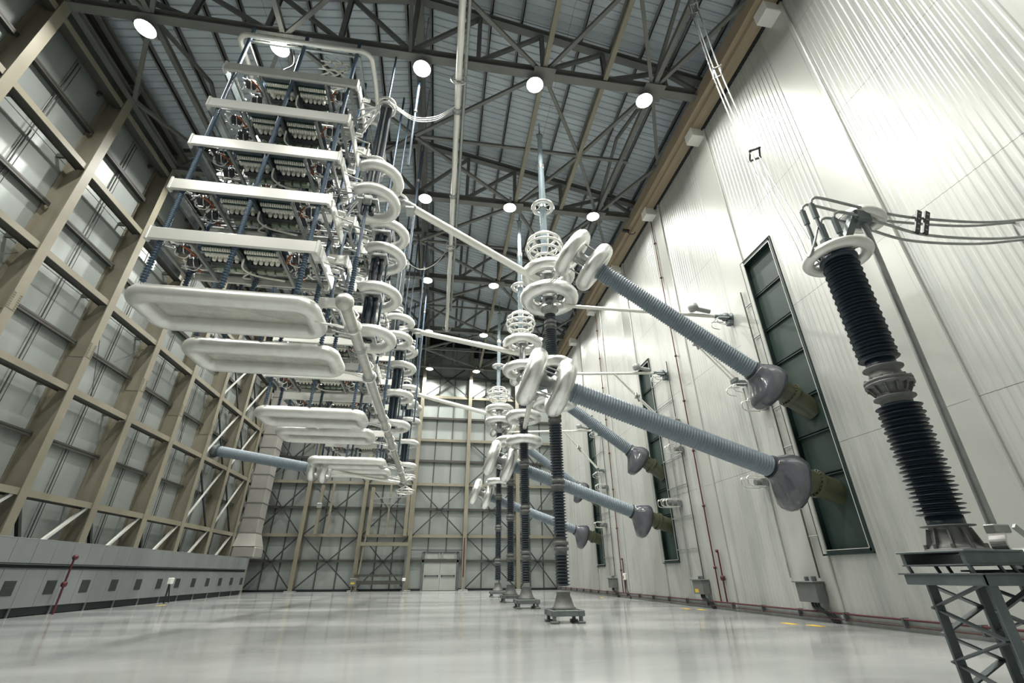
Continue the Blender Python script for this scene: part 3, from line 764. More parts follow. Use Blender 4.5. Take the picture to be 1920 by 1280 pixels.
def make_tower():
    t = thing('valve_tower', '', 'valve tower', (TX, TYF, SZ), 'suspended thyristor valve towers')
    x, y = TX, TYF
    sh = obj('corona_shield', MB().tube(rrect(x-2.0, x+2.0, y+.20, y+1.64, SZ, .33), .222, 16, closed=True), M_ALU2, t)
    # shallow pyramid plate inside the ring
    x0, x1, y0, y1 = x-1.93, x+1.93, y+.27, y+1.59
    n = 8; vs = []; fs = []
    for i in range(n+1):
        for j in range(n+1):
            u = x0+(x1-x0)*i/n; v = y0+(y1-y0)*j/n
            e = min(i, n-i, j, n-j)/(n/2)
            vs.append((u, v, SZ+.05+.10*e))
    for i in range(n):
        for j in range(n): fs.append((i*(n+1)+j, i*(n+1)+j+1, (i+1)*(n+1)+j+1, (i+1)*(n+1)+j))
    obj('shield_plate', MB().add(vs, fs), M_TUBED, sh)
    first = None
    for k, z in enumerate(TZ): make_tier(t, z)
    for dx in (-1.72, .0, 1.72):
        for dy in (.04, 1.52):
            zb = SZ+.2
            hb = MB().lathe(sheds(zb, zb+1.5, .045, .075, .075)+sheds(zb+1.55, 14.9, .058, .066, .06)+[(.06, 15.0), (.06, 17.55)], (x+dx, y+dy, 0), seg=8)
            obj('hanger_rod', hb, M_ROD, t)
    zr = 16.98
    pts = [(x+2.2, y+1.6, zr-.1), (x+2.2, y+.4, zr)]
    pts = [(x+2.25, y+1.9, zr-.25), (x+2.22, y+.9, zr)]+rrect(x-2.1, x+2.2, y-.05, y+2.2, zr, .32)[21:28][::-1]+rrect(x-2.1, x+2.2, y-.05, y+2.2, zr, .32)[14:21][::-1]+[(x-2.1, y+1.0, zr), (x-2.1, y+1.7, zr-.2)]
    obj('top_ring', MB().tube(pts, .085, 12), M_TUBE, t)
    obj('top_rail', MB().beam((x-1.8, y+.12, zr-.05), (x+1.8, y+.12, zr-.05), .06, .08).beam((x-1.8, y+1.6, zr-.05), (x+1.8, y+1.6, zr-.05), .06, .08).beam((x-1.8, y+.1, zr-.05), (x-1.8, y+1.6, zr-.05), .06, .08).beam((x+1.8, y+.1, zr-.05), (x+1.8, y+1.6, zr-.05), .06, .08), M_STEEL, t)
    wp = MB()
    for k in range(4):
        ox = x+.45+k*.18
        z = 15.7; pts = []
        for j in range(9): pts.append((ox+(.16 if j % 2 else -.10), y+.9+.12*(k % 2), z+j*.27))
        wp.tube(bez(pts, 4), .03, 6)
    for j in range(5): wp.rod((x+.2, y+.95, 15.9+j*.45), (x+1.2, y+.95, 15.9+j*.45), .026, 6)
    obj('coolant_pipes', wp, M_WPLAST, t)
    obj('fibre_cables', MB().tube(bez([(x+.7, y+1.1, 15.4), (x+.95, y+1.1, 16.2), (x+.8, y+1.15, 17.0), (x+1.05, y+1.1, 17.6)], 5), .03, 6).tube(bez([(x-.5, y+.5, 15.4), (x-.6, y+.4, 16.0), (x-.4, y+.5, 16.6), (x-.6, y+.6, 17.5)], 5), .02, 6), M_BLACK, t)
    lk = MB()
    for z in TZ:
        for dy in (.55, 1.1):
            lk.tube([(x+2.05, y+dy, z), (x+2.35, y+dy+.1, z-.05), (x+2.55, y+.6, z-.15)], .025, 6)
            lk.rod((x+2.1, y+dy, z+.15), (x+2.3, y+dy, z+.1), .07, 8)
    obj('side_connectors', lk, M_ALU, t)['kind'] = 'stuff'
    return t
tw = make_tower()
TOWER_LAB = ['nearest suspended valve tower, its white fascias and underside in full view', 'second suspended valve tower, just behind the nearest one',
             'third suspended valve tower, in the middle pair', 'fourth suspended valve tower, rear one of the middle pair',
             'fifth suspended valve tower, in the far pair', 'sixth and farthest suspended valve tower near the end wall']
tw['label'] = TOWER_LAB[0]
for lab, dy in zip(TOWER_LAB[1:], (2.75, 8.75, 11.5, 17.6, 20.4)): copy_thing(tw, (0, dy, 0), lab)

# ------------------------------------------------------------------ arresters beside the towers
def make_arrester():
    x, y = -2.58, 10.35
    t = thing('ringed_arrester', '', 'arrester', (x, y, 10))
    for dx in (-.11, .11): obj('column', MB().rod((x+dx, y, 10.2), (x+dx, y, 14.9), .085, 12), M_RUBBER, t)
    obj('ribbed_strip', MB().lathe(sheds(10.2, 14.8, .025, .04, .05), (x, y-.06, 0), seg=8), M_STEEL, t)
    for z in (14.75, 12.0):
        obj('ring_pair', MB().torus((x, y, z), (0, 0, 1), .27, .045, 28, 8).torus((x, y, z+.2), (0, 0, 1), .27, .045, 28, 8).lathe([(.2, 0), (.2, .18)], (x, y, z), seg=12), M_ALU, t)
    for z in (10.6, 11.5): obj('corona_ring', MB().torus((x+.12, y, z), (0, 0, 1), .62, .16, 30, 14, hint=Vector((0, 1, 0)), a0=1.05, a1=2*PI-1.05), M_ALU2, t)
    obj('terminal_plate', MB().cbox(x-.28, x+.28, y-.22, y+.3, 10.55, 10.62, .01).cbox(x-.1, x+.12, y-.3, y-.2, 10.35, 10.65, .01), M_STEEL, t)
    obj('top_suspension', MB().rod((x, y, 15), (x, y, 18), .035, 8), M_ROD, t)
    obj('tie_insulator', MB().lathe(sheds(6.75, 8.6, .04, .07, .07)+[(.045, 8.65), (.045, 10.4)], (x-.02, y-.12, 0), seg=10), M_ROD, t)
    sl = MB()
    for z in (14.8, 11.0):
        for dz in (-.25, .2): sl.rod((x-.25, y, z), (x-.95, y+.35, z+dz), .03, 8); sl.rod((x-.25, y+.05, z-.1), (x-.9, y+.9, z+dz-.1), .03, 8)
    obj('strut_tubes', sl, M_ALU, t)
    fl = MB()
    for k in range(3): fl.tube(bez([(x+.2, y+.1, 11.1+.06*k), (x+.6, y+.2, 11.35), (x+.95, y+.3, 11.3-.04*k), (x+1.08, y+.33, 11.0)], 5), .022, 6)
    obj('flexible_link', fl, M_ALU, t)
    return t
def make_arrester_b():
    x, y = -2.45, 12.2
    t = thing('black_arrester', '', 'arrester', (x, y, 7))
    for dx, dy in ((-.13, 0), (.0, -.1), (.13, 0)):
        obj('column', MB().rod((x+dx, y+dy, 7.05), (x+dx, y+dy, 11.2), .075, 12), M_RUBBER, t)
    for z in (7.15, 8.6, 10.05, 11.0):
        obj('corona_ring', MB().torus((x+.12, y, z), (0, 0, 1), .62, .16, 30, 14, hint=Vector((0, 1, 0)), a0=1.05, a1=2*PI-1.05), M_ALU2, t)
        obj('clamp_plate', MB().cbox(x-.3, x+.3, y-.25, y+.25, z-.05, z+.05, .015).rod((x-.25, y+.1, z), (x-.9, y+.2, z+.15), .03, 8).rod((x-.25, y-.1, z), (x-.9, y-.2, z+.1), .03, 8), M_STEEL, t)
    obj('top_suspension', MB().rod((x, y, 11.2), (x, y, 18), .04, 8).rod((x+.25, y+.3, 7.2), (x+.25, y+.3, 18), .035, 8), M_ROD, t)
    obj('foot_link', MB().rod((x, y, 6.7), (x, y, 7.1), .05, 8).box(x-.18, x+.18, y-.12, y+.12, 6.85, 6.95), M_ALU, t)
    return t
a0 = make_arrester(); a0['label'] = 'nearest ringed arrester hanging beside the first valve tower'
b0 = make_arrester_b(); b0['label'] = 'nearest black arrester with curved white rings, behind the first ringed one'
copy_thing(a0, (.0, 8.65, 0), 'middle ringed arrester hanging beside the third valve tower')
copy_thing(a0, (.0, 17.4, 0), 'farthest ringed arrester hanging beside the last pair of towers')
copy_thing(b0, (0, 8.8, 0), 'middle black arrester with curved white rings beside the middle tower pair')
copy_thing(b0, (0, 17.6, 0), 'farthest black arrester with curved white rings beside the last tower pair')

# thin blue suspension rods beside the arresters
for i, (x, y, zb) in enumerate(((-1.75, 11.0, 13.0), (-1.75, 14.2, 11.6), (-1.62, 20.3, 10.8), (-1.7, 25.0, 8.6))):
    t = thing('suspension_rod', f'thin blue suspension rod hanging from the roof, {["nearest","second","third","farthest"][i]} of four right of the arresters', 'rod', (x, y, 18), 'thin blue suspension rods right of the arresters')
    obj('rod', MB().rod((x, y, zb), (x, y, 15.6), .045, 8).rod((x, y, 15.75), (x, y, 17.4), .045, 8), M_ROD, t)
    obj('clevis', MB().lathe([(.03, 0), (.06, .03), (.06, .12), (.03, .15)], (x, y, 15.6), seg=8)  .rod((x, y, 17.4), (x, y, 21.6), .02, 6), M_STEEL, t)

# ------------------------------------------------------------------ long bus under the towers
bx, bz = -2.42, 6.55
t = thing('long_bus_tube', 'long grey bus tube with ball end running under the arresters', 'bus tube', (bx, 9.2, bz))
obj('ball_end', MB().sphere((bx, 9.2, bz), .21, 20), M_TUBED, t)
ys = [9.2, 11.6, 13.6, 17.9, 20.3, 22.3, 26.7, 29.0, 31.8]
for a, b in zip(ys, ys[1:]):
    obj('tube', MB().rod((bx, a, bz), (bx, b-.05, bz), .142, 20), M_TUBED, t)
    obj('joint_collar', MB().lathe([(.145, -.12), (.175, -.10), (.175, .02), (.15, .05)], (bx, b, bz), (0, 1, 0), 16), M_STEEL, t)
hb = MB()
for y in (10.4, 13.6, 19.1, 22.3, 27.8, 31): 
    hb.torus((bx, y, bz), (0, 1, 0), .19, .03, 16, 6).tube([(bx, y, bz+.18), (bx+.08, y, bz+.35), (bx-.05, y, bz+.5)], .03, 6)
    hb.tube([(bx-.1, y+.3, bz+.1), (bx-.5, y+.4, bz+.25), (bx-1.0, y+.4, bz+.3)], .022, 6).tube([(bx-.1, y+.15, bz), (bx-.5, y+.2, bz+.12), (bx-1.0, y+.2, bz+.2)], .022, 6)
obj('hanger_clamps', hb, M_ALU, t)
cg = MB()
for dz, R in ((.42, .62), (.28, .68), (-.52, .66), (-.68, .58)):
    cg.torus((bx+.1, 32.0, bz+dz), (0, 0, 1), R*.95, .04, 32, 8)
for k in range(6):
    a = PI*k/3; cg.rod((bx+.1, 32, bz-.2), (bx+.1+math.cos(a)*.6, 32+math.sin(a)*.6, bz-.52), .025, 6); cg.rod((bx+.1, 32, bz+.1), (bx+.1+math.cos(a)*.6, 32+math.sin(a)*.6, bz+.42), .025, 6)
obj('end_cage', cg, M_ALU2, t)
t = bus((-2.6, 31.9, 6.5), (-7.0, 29.9, 6.75), .10, 'thin white bus tube from the far cage to the left-wall bushing')

# bus running along the roof
rx, rz = -.31, 16.9
t = thing('roof_bus', 'long pale tube running below the roof along the hall with ring clamps', 'bus tube', (rx, 6, rz))
for a, b in ((2.0, 10.35), (10.45, 16.0), (16.1, 19.6), (19.75, 29.3)):
    obj('tube', MB().rod((rx, a, rz), (rx, b, rz), .12, 18), M_TUBE, t)
obj('shield_tube', MB().rod((rx+.22, 2.0, rz+.25), (rx+.22, 27, rz+.25), .07, 10), M_STEEL, t)
for y in (10.4, 19.7, 29.1):
    rg = MB().torus((rx, y, rz), (0, 1, 0), .27, .028, 28, 8)
    for k in range(3):
        a = PI/2+2*PI*k/3; rg.rod((rx, y, rz), (rx+math.cos(a)*.27, y, rz+math.sin(a)*.27), .02, 6)
    rg.rod((rx, y, rz+.27), (rx, y, 18), .025, 6)
    obj('ring_clamp', rg, M_ALU, t)
obj('clamp', MB().lathe([(.13, -.1), (.17, -.1), (.17, .1), (.13, .1)], (rx, 11.6, rz), (0, 1, 0), 16).lathe([(.13, -.1), (.17, -.1), (.17, .1), (.13, .1)], (rx, 20.0, rz), (0, 1, 0), 16).lathe([(.13, -.1), (.16, -.1), (.16, .1), (.13, .1)], (rx, 16.05, rz), (0, 1, 0), 16), M_STEEL, t)
for i, (ya, yb) in enumerate(((10.35, 11.5), (19.0, 19.9))):
    t = thing('bare_cable_link', f'three slack bare cables from the {["nearest","middle"][i]} arrester top to the roof tube', 'cable', (-2.4, ya, 14.8), 'slack cable links to the roof tube')
    for k in range(3):
        o = V(0, .14*k-.14, .09*k)
        obj('strand', MB().tube(bez([V(-2.35, ya, 14.85)+o, V(-1.7, ya+.3, 14.75)+o, V(-1.0, ya+.8, 15.6)+o, V(-.4, yb, 16.85)+o*.5], 6), .015, 6), M_ALU, t)

# ------------------------------------------------------------------ grounding switches on the right wall
def ground_switch(yw, px, py, pz, zs, label, ladder=True):
    t = thing('grounding_switch', label, 'switch', (XR, yw, 8.9), 'grounding switch arms on the right wall')
    W = V(XR-.35, yw, 8.93); P = V(px, py, pz)
    obj('arm', MB().rod(W, P, .06, 12), M_TUBE, t)
    obj('wall_mount', MB().lathe([(.16, 0), (.16, .03), (.09, .04), (.09, .14), (.15, .15), (.15, .26), (.10, .28), (.10, .40), (.07, .42), (.07, .60)], (XR-.01, yw, 8.93), (-1, 0, 0), 14).cbox(XR-.2, XR-.02, yw-.1, yw+.1, 8.62, 8.8, .02), M_DSTEEL, t)
    q = W+(P-W)*.10
    obj('drive_tube', MB().rod(q+V(.1, -.1, .12), q+V(-.45, -.1, .2), .08, 12).lathe([(.15, 0), (.17, .02), (.17, .2), (.15, .22)], q+V(-.45, -.1, .12), (-.3, 0, 1), 14), M_STEEL, t)
    m_ = W+(P-W)*.36
    B = V(XR-.3, yw+.1, 6.55)
    for o in (V(0, -.09, 0), V(0, .09, .0)): obj('strut', MB().rod(m_+o*.3, B+o, .03, 8), M_TUBE, t)
    mm = m_.lerp(B, .45)
    obj('spreader', MB().beam(mm+V(-.12, -.14, .09), mm+V(.12, .14, -.09), .05, .22).box(mm.x-.07, mm.x+.07, mm.y-.16, mm.y+.16, mm.z-.03, mm.z+.03), M_STEEL, t)
    obj('strut_mount', MB().cbox(XR-.3, XR-.02, yw, yw+.2, 6.45, 6.62, .03).beam(B+V(-.08, -.15, .05), B+V(-.08, .15, .05), .1, .12), M_DSTEEL, t)
    for z in (8.93, 6.5):
        lp = MB()
        for s in (-1, 1):
            pts = [(XR-.2, yw+s*.18, z-.1), (XR-.62, yw+s*.18, z-.14), (XR-.66, yw+s*.18, z-.34), (XR-.4, yw+s*.18, z-.40)]
            lp.tube(bez(pts, 4), .016, 6)
        lp.tube([(XR-.62, yw-.18, z-.14), (XR-.62, yw+.18, z-.14)], .016, 6)
        obj('guard_loop', lp, M_ALU, t)
    return t
ground_switch(12.3, 3.75, 12.8, 9.2, 0, 'nearest wall-mounted grounding switch arm reaching to the first post')
ground_switch(17.25, 3.75, 18.2, 8.95, 0, 'middle wall-mounted grounding switch arm reaching to the second post')
ground_switch(26.3, 3.9, 27.3, 8.9, 0, 'farthest wall-mounted grounding switch arm near the end wall')
# small contacts with wire guards lower on the wall
for i, (y, z) in enumerate(((11.75, 5.55), (12.6, 3.45), (17.0, 5.5), (17.85, 3.55), (18.3, 3.6), (26.0, 5.5), (26.8, 3.55), (16.9, 6.6))):
    t = thing('earthing_contact', f'earthing contact with wire guard on the white wall, {["upper one by the nearest opening","lower one by the nearest opening","upper one by the middle opening","lower one by the middle opening","rear lower one by the middle opening","upper one by the farthest opening","lower one by the farthest opening","highest one by the middle opening"][i]}', 'contact', (XR, y, z), 'earthing contacts on the right wall')
    obj('body', MB().cbox(XR-.22, XR-.02, y-.12, y+.12, z-.12, z+.12, .02).rod((XR-.36, y, z), (XR-.1, y, z), .09, 12), M_BOX, t)
    lp = MB()
    for s in (-1, 1):
        lp.tube(bez([(XR-.15, y+s*.15, z+.15), (XR-.62, y+s*.15, z+.16), (XR-.70, y+s*.15, z+.02), (XR-.62, y+s*.15, z-.12), (XR-.15, y+s*.15, z-.13)], 4), .018, 6)
    lp.rod((XR-.68, y-.15, z+.1), (XR-.68, y+.15, z+.1), .015, 6)
    obj('wire_guard', lp, M_ALU, t)

# conduits with side ties, junction boxes and pipes
for i, (ya, yb, yj) in enumerate(((11.45, 12.5, 11.75), (17.0, 17.9, 17.1), (26.0, 26.8, 26.2))):
    yw = (11.1, 18.7, 27.6)[i]
    t = thing('wall_conduit', f'pair of vertical conduits with short side ties by the {ORD[i]} opening', 'conduit', (XR, ya, 0), 'conduits on the right wall')
    for y, z1 in ((ya, 9.4), (yb, 6.4)): obj('pipe', MB().rod((XR-.07, y, .95), (XR-.07, y, z1), .022, 8), M_GIRT if y == ya else M_STEEL, t)
    for k in range(7):
        z = 1.9+k*1.15
        obj('side_tie', MB().rod((XR-.06, ya, z), (XR-.06, yw+.02 if i == 0 else yw-.02, z), .02, 6), M_STEEL, t)
    jb = thing('junction_box', f'grey junction box low on the right wall by the {ORD[i]} opening', 'box', (XR, yj, .6), 'junction boxes on the right wall')
    obj('case', MB().cbox(XR-.30, XR-.03, yj-.34, yj+.34, .42, .85, .012), M_BOX, jb)
    obj('lid', MB().cbox(XR-.36, XR-.02, yj-.38, yj+.38, .85, .885, .008), M_BOX, jb)
    obj('fitting', MB().rod((XR-.2, yj-.25, .88), (XR-.2, yj-.25, .99), .06, 10).rod((XR-.12, yj+.1, .88), (XR-.12, yj+.1, .98), .05, 10), M_DSTEEL, jb)
    cb = MB()
    for k in range(3): cb.tube(bez([(XR-.2, yj+.02-.1*k, .43), (XR-.2, yj-.02-.1*k, .30), (XR-.12, yj-.25-.1*k, .20), (XR-.08, yj-.4-.08*k, .02)], 5), .03, 8)
    obj('cable', cb, M_BLACK, jb)
    if i == 1: obj('warning_sticker', MB().box(XR-.304, XR-.30, yj-.02, yj+.22, .47, .58), M_YEL, jb)
t = thing('pipe_run', 'pair of thin red pipes running low along the right wall', 'pipe', (XR, 4, .2))
obj('upper_pipe', MB().rod((XR-.13, 3, .22), (XR-.13, 38.9, .22), .022, 8), M_RED, t)
obj('lower_pipe', MB().rod((XR-.11, 3, .10), (XR-.11, 38.9, .10), .016, 8), mat('brown_pipe', (.085, .04, .035), .45), t)
cl = MB()
for k in range(24): cl.box(XR-.16, XR-.02, 3.4+k*1.5, 3.44+k*1.5, .07, .25)
obj('pipe_clip', cl, M_DSTEEL, t)
for i, y in enumerate((16.1, 25.0)):
    t = thing('red_riser', f'dark red riser pipe climbing the {["nearer","farther"][i]} column cover on the right wall', 'pipe', (XR, y, 0), 'red risers on the right wall')
    obj('pipe', MB().rod((XR-.09, y, .2), (XR-.09, y, 16.6), .024, 8), M_RED, t)
    obj('side_pipe', MB().rod((XR-.09, y-.35, .2), (XR-.09, y-.35, 1.75), .026, 8).lathe([(.05, 0), (.075, .03), (.075, .12), (.05, .15)], (XR-.09, y-.35, .85), seg=10).sphere((XR-.12, y-.35, 1.75), .055, 10), M_RED, t)
    cp = MB()
    for k in range(8): cp.lathe([(.036, 0), (.055, .01), (.055, .08), (.036, .09)], (XR-.09, y, 1.2+k*2.0), seg=8)
    obj('coupling', cp, M_RED, t)
t = thing('wall_sensor', 'small white sensor box with black cable low on the right wall', 'sensor', (XR, 24.6, .9))
obj('case', MB().cbox(XR-.14, XR-.02, 24.5, 24.7, .8, 1.1, .015), M_WHITE, t)
obj('cable', MB().tube(bez([(XR-.08, 24.6, .8), (XR-.08, 24.55, .5), (XR-.1, 24.3, .25), (XR-.08, 24.1, .02)], 5), .03, 8), M_BLACK, t)

# ------------------------------------------------------------------ plenum along the left wall
HX = -11.9
pl = thing('air_plenum', 'long grey air plenum with square grilles along the left wall', 'plenum', (HX, 20, 0))
obj('body', MB().box(XL+.75, HX-.06, 9.2, 34.4, .02, 2.03), M_DARK, pl)
obj('top_sheet', MB().cbox(XL+.72, HX, 9.2, 34.4, 2.03, 2.06, .005), M_HVAC, pl)
lp0 = up0 = gr0 = lg0 = None
for k in range(31):
    y = 9.76+.8*k
    if lp0 is None:
        lp0 = obj('lower_panel', MB().cbox(HX-.06, HX, y+.006, y+.794, .24, 1.25, .008), M_HVAC, pl, at=(HX, y, .2))
        up0 = obj('upper_panel', MB().cbox(HX-.06, HX, y+.006, y+.794, 1.40, 2.05, .008), M_HVAC, pl, at=(HX, y, 1.4))
        lg0 = obj('leg', MB().box(HX-.05, HX+.004, y-.008, y+.008, 0, .26), M_STEEL, pl, at=(HX, y, 0))
    else:
        place(lp0, pl, V(HX, y, .2)-pl.location); place(up0, pl, V(HX, y, 1.4)-pl.location)
        if k % 2: place(lg0, pl, V(HX, y, 0)-pl.location)
    if k % 2 == 0 and k > 0:
        yc = y+.4-.0
        if gr0 is None:
            mb = MB().box(HX-.002, HX+.012, yc-.21, yc+.21, .56, .94)
            for q in range(6): mb.box(HX+.01, HX+.018, yc-.20, yc+.20, .58+q*.06, .595+q*.06)
            gr0 = obj('grille', mb, M_GRILLE, pl, at=(HX, yc, .75))
        else: place(gr0, pl, V(HX, yc, .75)-pl.location)
obj('gap_lip', MB().box(HX-.03, HX+.02, 9.2, 34.4, 1.36, 1.385).box(HX-.03, HX+.02, 9.2, 34.4, 1.255, 1.27), M_DSTEEL, pl)
t = thing('hose_stand', 'dark red hydrant pipe standing before the left plenum', 'pipe', (-11.6, 18.3, 0))
obj('pipe', MB().rod((-11.62, 18.3, 0), (-11.62, 18.3, 1.55), .03, 8), M_RED, t)
obj('valve', MB().sphere((-11.6, 18.3, 1.6), .085, 10).lathe([(.05, 0), (.08, .03), (.08, .12), (.05, .15)], (-11.62, 18.3, .75), seg=10), M_RED, t)
t = thing('sensor_post', 'small white sensor on a dark post before the left plenum', 'sensor', (-11.4, 24.4, 0))
obj('post', MB().rod((-11.4, 24.4, 0), (-11.4, 24.4, .75), .035, 8).tube(bez([(-11.4, 24.45, .7), (-11.38, 24.6, .3), (-11.3, 24.6, .02)], 5), .03, 6), M_BLACK, t)
obj('head', MB().cbox(-11.46, -11.3, 24.28, 24.52, .74, .98, .02), M_WHITE, t)
# duct in the far left corner
du = thing('air_duct', 'tall sectioned grey air duct rising in the far left corner', 'duct', (-12.9, 36.2, 0))
obj('elbow', MB().cbox(-13.03, -11.6, 34.42, 36.0, 2.07, 2.75, .08).add([(-13.03, 36.0, 2.75), (-11.65, 36.0, 2.75), (-11.65, 34.42, 2.75), (-13.03, 34.42, 2.75), (-13.03, 36.0, 3.6), (-11.95, 36.0, 3.6), (-11.95, 34.9, 3.6), (-13.03, 34.9, 3.6)],
    [(3, 2, 6, 7), (2, 1, 5, 6), (0, 3, 7, 4), (1, 0, 4, 5)]), M_DUCT, du)
sec = None
for k in range(14):
    z = 3.6+.95*k
    s = obj('duct_section', MB().cbox(-13.03, -11.95, 34.9, 36.0, z+.02, z+.93, .02), M_DUCT, du)
    obj('flange', MB().box(-13.06, -11.91, 34.86, 36.04, z-.02, z+.02), M_STEEL, s)

# ------------------------------------------------------------------ frames before the far wall
t = thing('hoist_frame', 'tan steel hoist frame standing against the far wall left of the door', 'frame', (-4, 38.3, 0))
for x, z1 in ((-5.2, 7.2), (-2.45, 7.2)): obj('upright', MB().ibeam((x, 38.35, 3.7), (x, 38.35, z1), .26, .26, .03), M_TAN, t)
obj('rail', MB().box(-5.6, -2.1, 38.2, 38.4, 3.0, 3.25), M_TAN, t)
obj('rail', MB().box(-5.75, -2.35, 38.2, 38.4, .95, 1.1).box(-5.75, -2.35, 38.2, 38.4, .45, .7), M_GIRT, t)
obj('leg', MB().beam((-5.55, 38.3, 0), (-5.3, 38.3, 3.7), .1, .1), M_TAN, t); obj('leg', MB().beam((-2.25, 38.3, 0), (-2.2, 38.3, 3.2), .12, .12), M_DSTEEL, t)
obj('drop_arm', MB().beam((-5.1, 38.25, 6.35), (-2.6, 38.25, 6.55), .07, .09).beam((-5.1, 38.25, 6.05), (-2.6, 38.25, 5.95), .05, .06), M_STEEL, t)
obj('inner_upright', MB().beam((-3.85, 38.4, 3.75), (-3.85, 38.4, 7.5), .12, .12).beam((-2.2, 38.4, 3.75), (-2.2, 38.4, 7.5), .12, .12), M_TAN, t)
t = thing('hung_frame', 'pair of tan uprights hung on the far wall below the bushing', 'frame', (-8.6, 38.3, 3.7))
obj('upright', MB().ibeam((-9.0, 38.35, 3.75), (-9.0, 38.35, 7.3), .22, .24, .03), M_TAN, t); obj('upright', MB().beam((-8.2, 38.35, 3.75), (-8.2, 38.35, 7.5), .14, .14), M_TAN, t)
obj('hook', MB().cbox(-9.2, -8.85, 38.1, 38.3, 5.6, 5.95, .03), M_STEEL, t)
t = thing('control_box', 'small dark control box with yellow sticker by the far wall', 'box', (-5.7, 38, 0))
obj('case', MB().cbox(-5.95, -5.5, 37.7, 37.95, .35, .85, .02), M_BOX, t)
obj('sticker', MB().box(-5.85, -5.6, 37.69, 37.70, .48, .60), M_YEL, t)
obj('cable', MB().tube(bez([(-5.7, 37.85, .36), (-5.68, 37.85, .2), (-5.75, 37.8, .02)], 4), .05, 8), M_BLACK, t)
t = thing('far_riser', 'thin rust-coloured riser pipe beside the double door', 'pipe', (2.1, 38.4, 0))
obj('pipe', MB().rod((2.1, 38.2, .2), (2.1, 38.2, 3.6), .04, 8), M_RED, t)
obj('sleeve', MB().rod((2.1, 38.2, .0), (2.1, 38.2, .9), .055, 8), M_STEEL, t)
t = thing('floor_socket', 'small white socket post left of the double door', 'socket', (-2.2, 38.1, 0))
obj('post', MB().rod((-2.2, 38.1, 0), (-2.2, 38.1, .7), .06, 8), M_BOX, t); obj('head', MB().cbox(-2.32, -2.08, 38, 38.2, .66, .86, .02), M_WHITE, t)
# grille under the far roof
t = thing('roof_vent', 'slatted vent box high under the far roof', 'vent', (-3, 38.6, 19))
mb = MB().cbox(-3.9, -.4, 38.4, 38.75, 18.9, 19.9, .03); obj('case', mb, M_DSTEEL, t)
for k in range(5): obj('slat', MB().box(-2.0, -.6, 38.34, 38.42, 19.02+.17*k, 19.10+.17*k), M_STEEL, t)

# ------------------------------------------------------------------ foreground insulator with lattice pedestal
fx, fy = 5.43, 4.5
t = thing('station_post_insulator', 'big dark station post insulator on a lattice stand in the near right foreground', 'insulator', (fx, fy, 0))
la = obj('lattice_stand', MB(), M_DSTEEL, t)
S = .30
lb = []
for sx in (-1, 1):
    for sy in (-1, 1):
        obj('leg', MB().angle((fx+.10+sx*S, fy+sy*S, 0), (fx+.10+sx*S, fy+sy*S, .96), .11, .014), M_DSTEEL, la)
for face in range(4):
    for k in range(4):
        z0, z1 = .02+k*.235, .02+(k+1)*.235
        for fl_ in ((k+face//2) % 2,):
            if face % 2 == 0:
                yy = fy+(S+.015)*(1 if face else -1); p, q = (fx+.1-S, yy, z0 if fl_ else z1), (fx+.1+S, yy+.012*fl_, z1 if fl_ else z0)
            else:
                xx = fx+.1+(S+.015)*(1 if face == 1 else -1); p, q = (xx, fy-S, z0 if fl_ else z1), (xx+.012*fl_, fy+S, z1 if fl_ else z0)
            obj('lattice_bar', MB().beam(p, q, .016, .07, hint=Vector((0, 1, 0)) if face % 2 == 0 else Vector((1, 0, 0))), M_DSTEEL, la)
obj('cap_channel', MB().cbox(fx-.32, fx+.58, fy-.40, fy-.34, .94, 1.04, .008).cbox(fx-.32, fx+.58, fy+.34, fy+.40, .94, 1.04, .008).cbox(fx-.34, fx-.28, fy-.4, fy+.4, .94, 1.04, .008).box(fx-.36, fx+.62, fy-.44, fy+.44, 1.035, 1.05), M_DSTEEL, t)
st = MB()
for dx in (-.30, .05, .2, .5):
    for dy in (-.32, .32): st.rod((fx+dx, fy+dy, 1.05), (fx+dx-.03, fy+dy, 1.12), .018, 8)
obj('stud_bolts', st, M_DSTEEL, t)
ba = MB().cbox(fx-.36, fx+.30, fy-.36, fy+.36, 1.115, 1.13, .004).cbox(fx-.36, fx+.50, fy-.34, fy-.30, 1.12, 1.24, .006).cbox(fx-.36, fx+.50, fy+.30, fy+.34, 1.12, 1.24, .006).cbox(fx-.38, fx+.32, fy-.37, fy+.37, 1.235, 1.255, .005)
obj('base_frame', ba, M_DSTEEL, t)
cf = MB().lathe([(.27, 1.255), (.27, 1.275), (.235, 1.28), (.185, 1.34), (.170, 1.46), (.170, 1.49), (.235, 1.495), (.235, 1.505), (.17, 1.51)], (fx, fy, 0), seg=28)
for k in range(10):
    a = PI*k/5; c, s_ = math.cos(a), math.sin(a)
    cf.beam((fx+c*.225, fy+s_*.225, 1.28), (fx+c*.17, fy+s_*.17, 1.47), .012, .05, hint=Vector((c, s_, 0)))
    cf.rod((fx+c*.25, fy+s_*.25, 1.24), (fx+c*.25, fy+s_*.25, 1.32), .02, 6)
obj('base_flange', cf, M_CASTIRON, t)
def pairsheds(z0, z1, rc, r1, r2, pitch):
    n = int((z1-z0)/pitch); p = (z1-z0)/n; out = [(rc, z0)]
    for i in range(n):
        z = z0+i*p; r = r1 if i % 2 == 0 else r2
        out += [(rc, z+p*.25), (r-.006, z+p*.42), (r, z+p*.47), (r-.006, z+p*.53), (rc, z+p*.78)]
    return out+[(rc, z1)]
obj('shed_stack', MB().lathe([(.165, 1.50), (.165, 1.60)]+pairsheds(1.60, 2.86, .155, .235, .215, .046)+[(.16, 2.90)], (fx, fy, 0), seg=36), M_RUBBER, t)
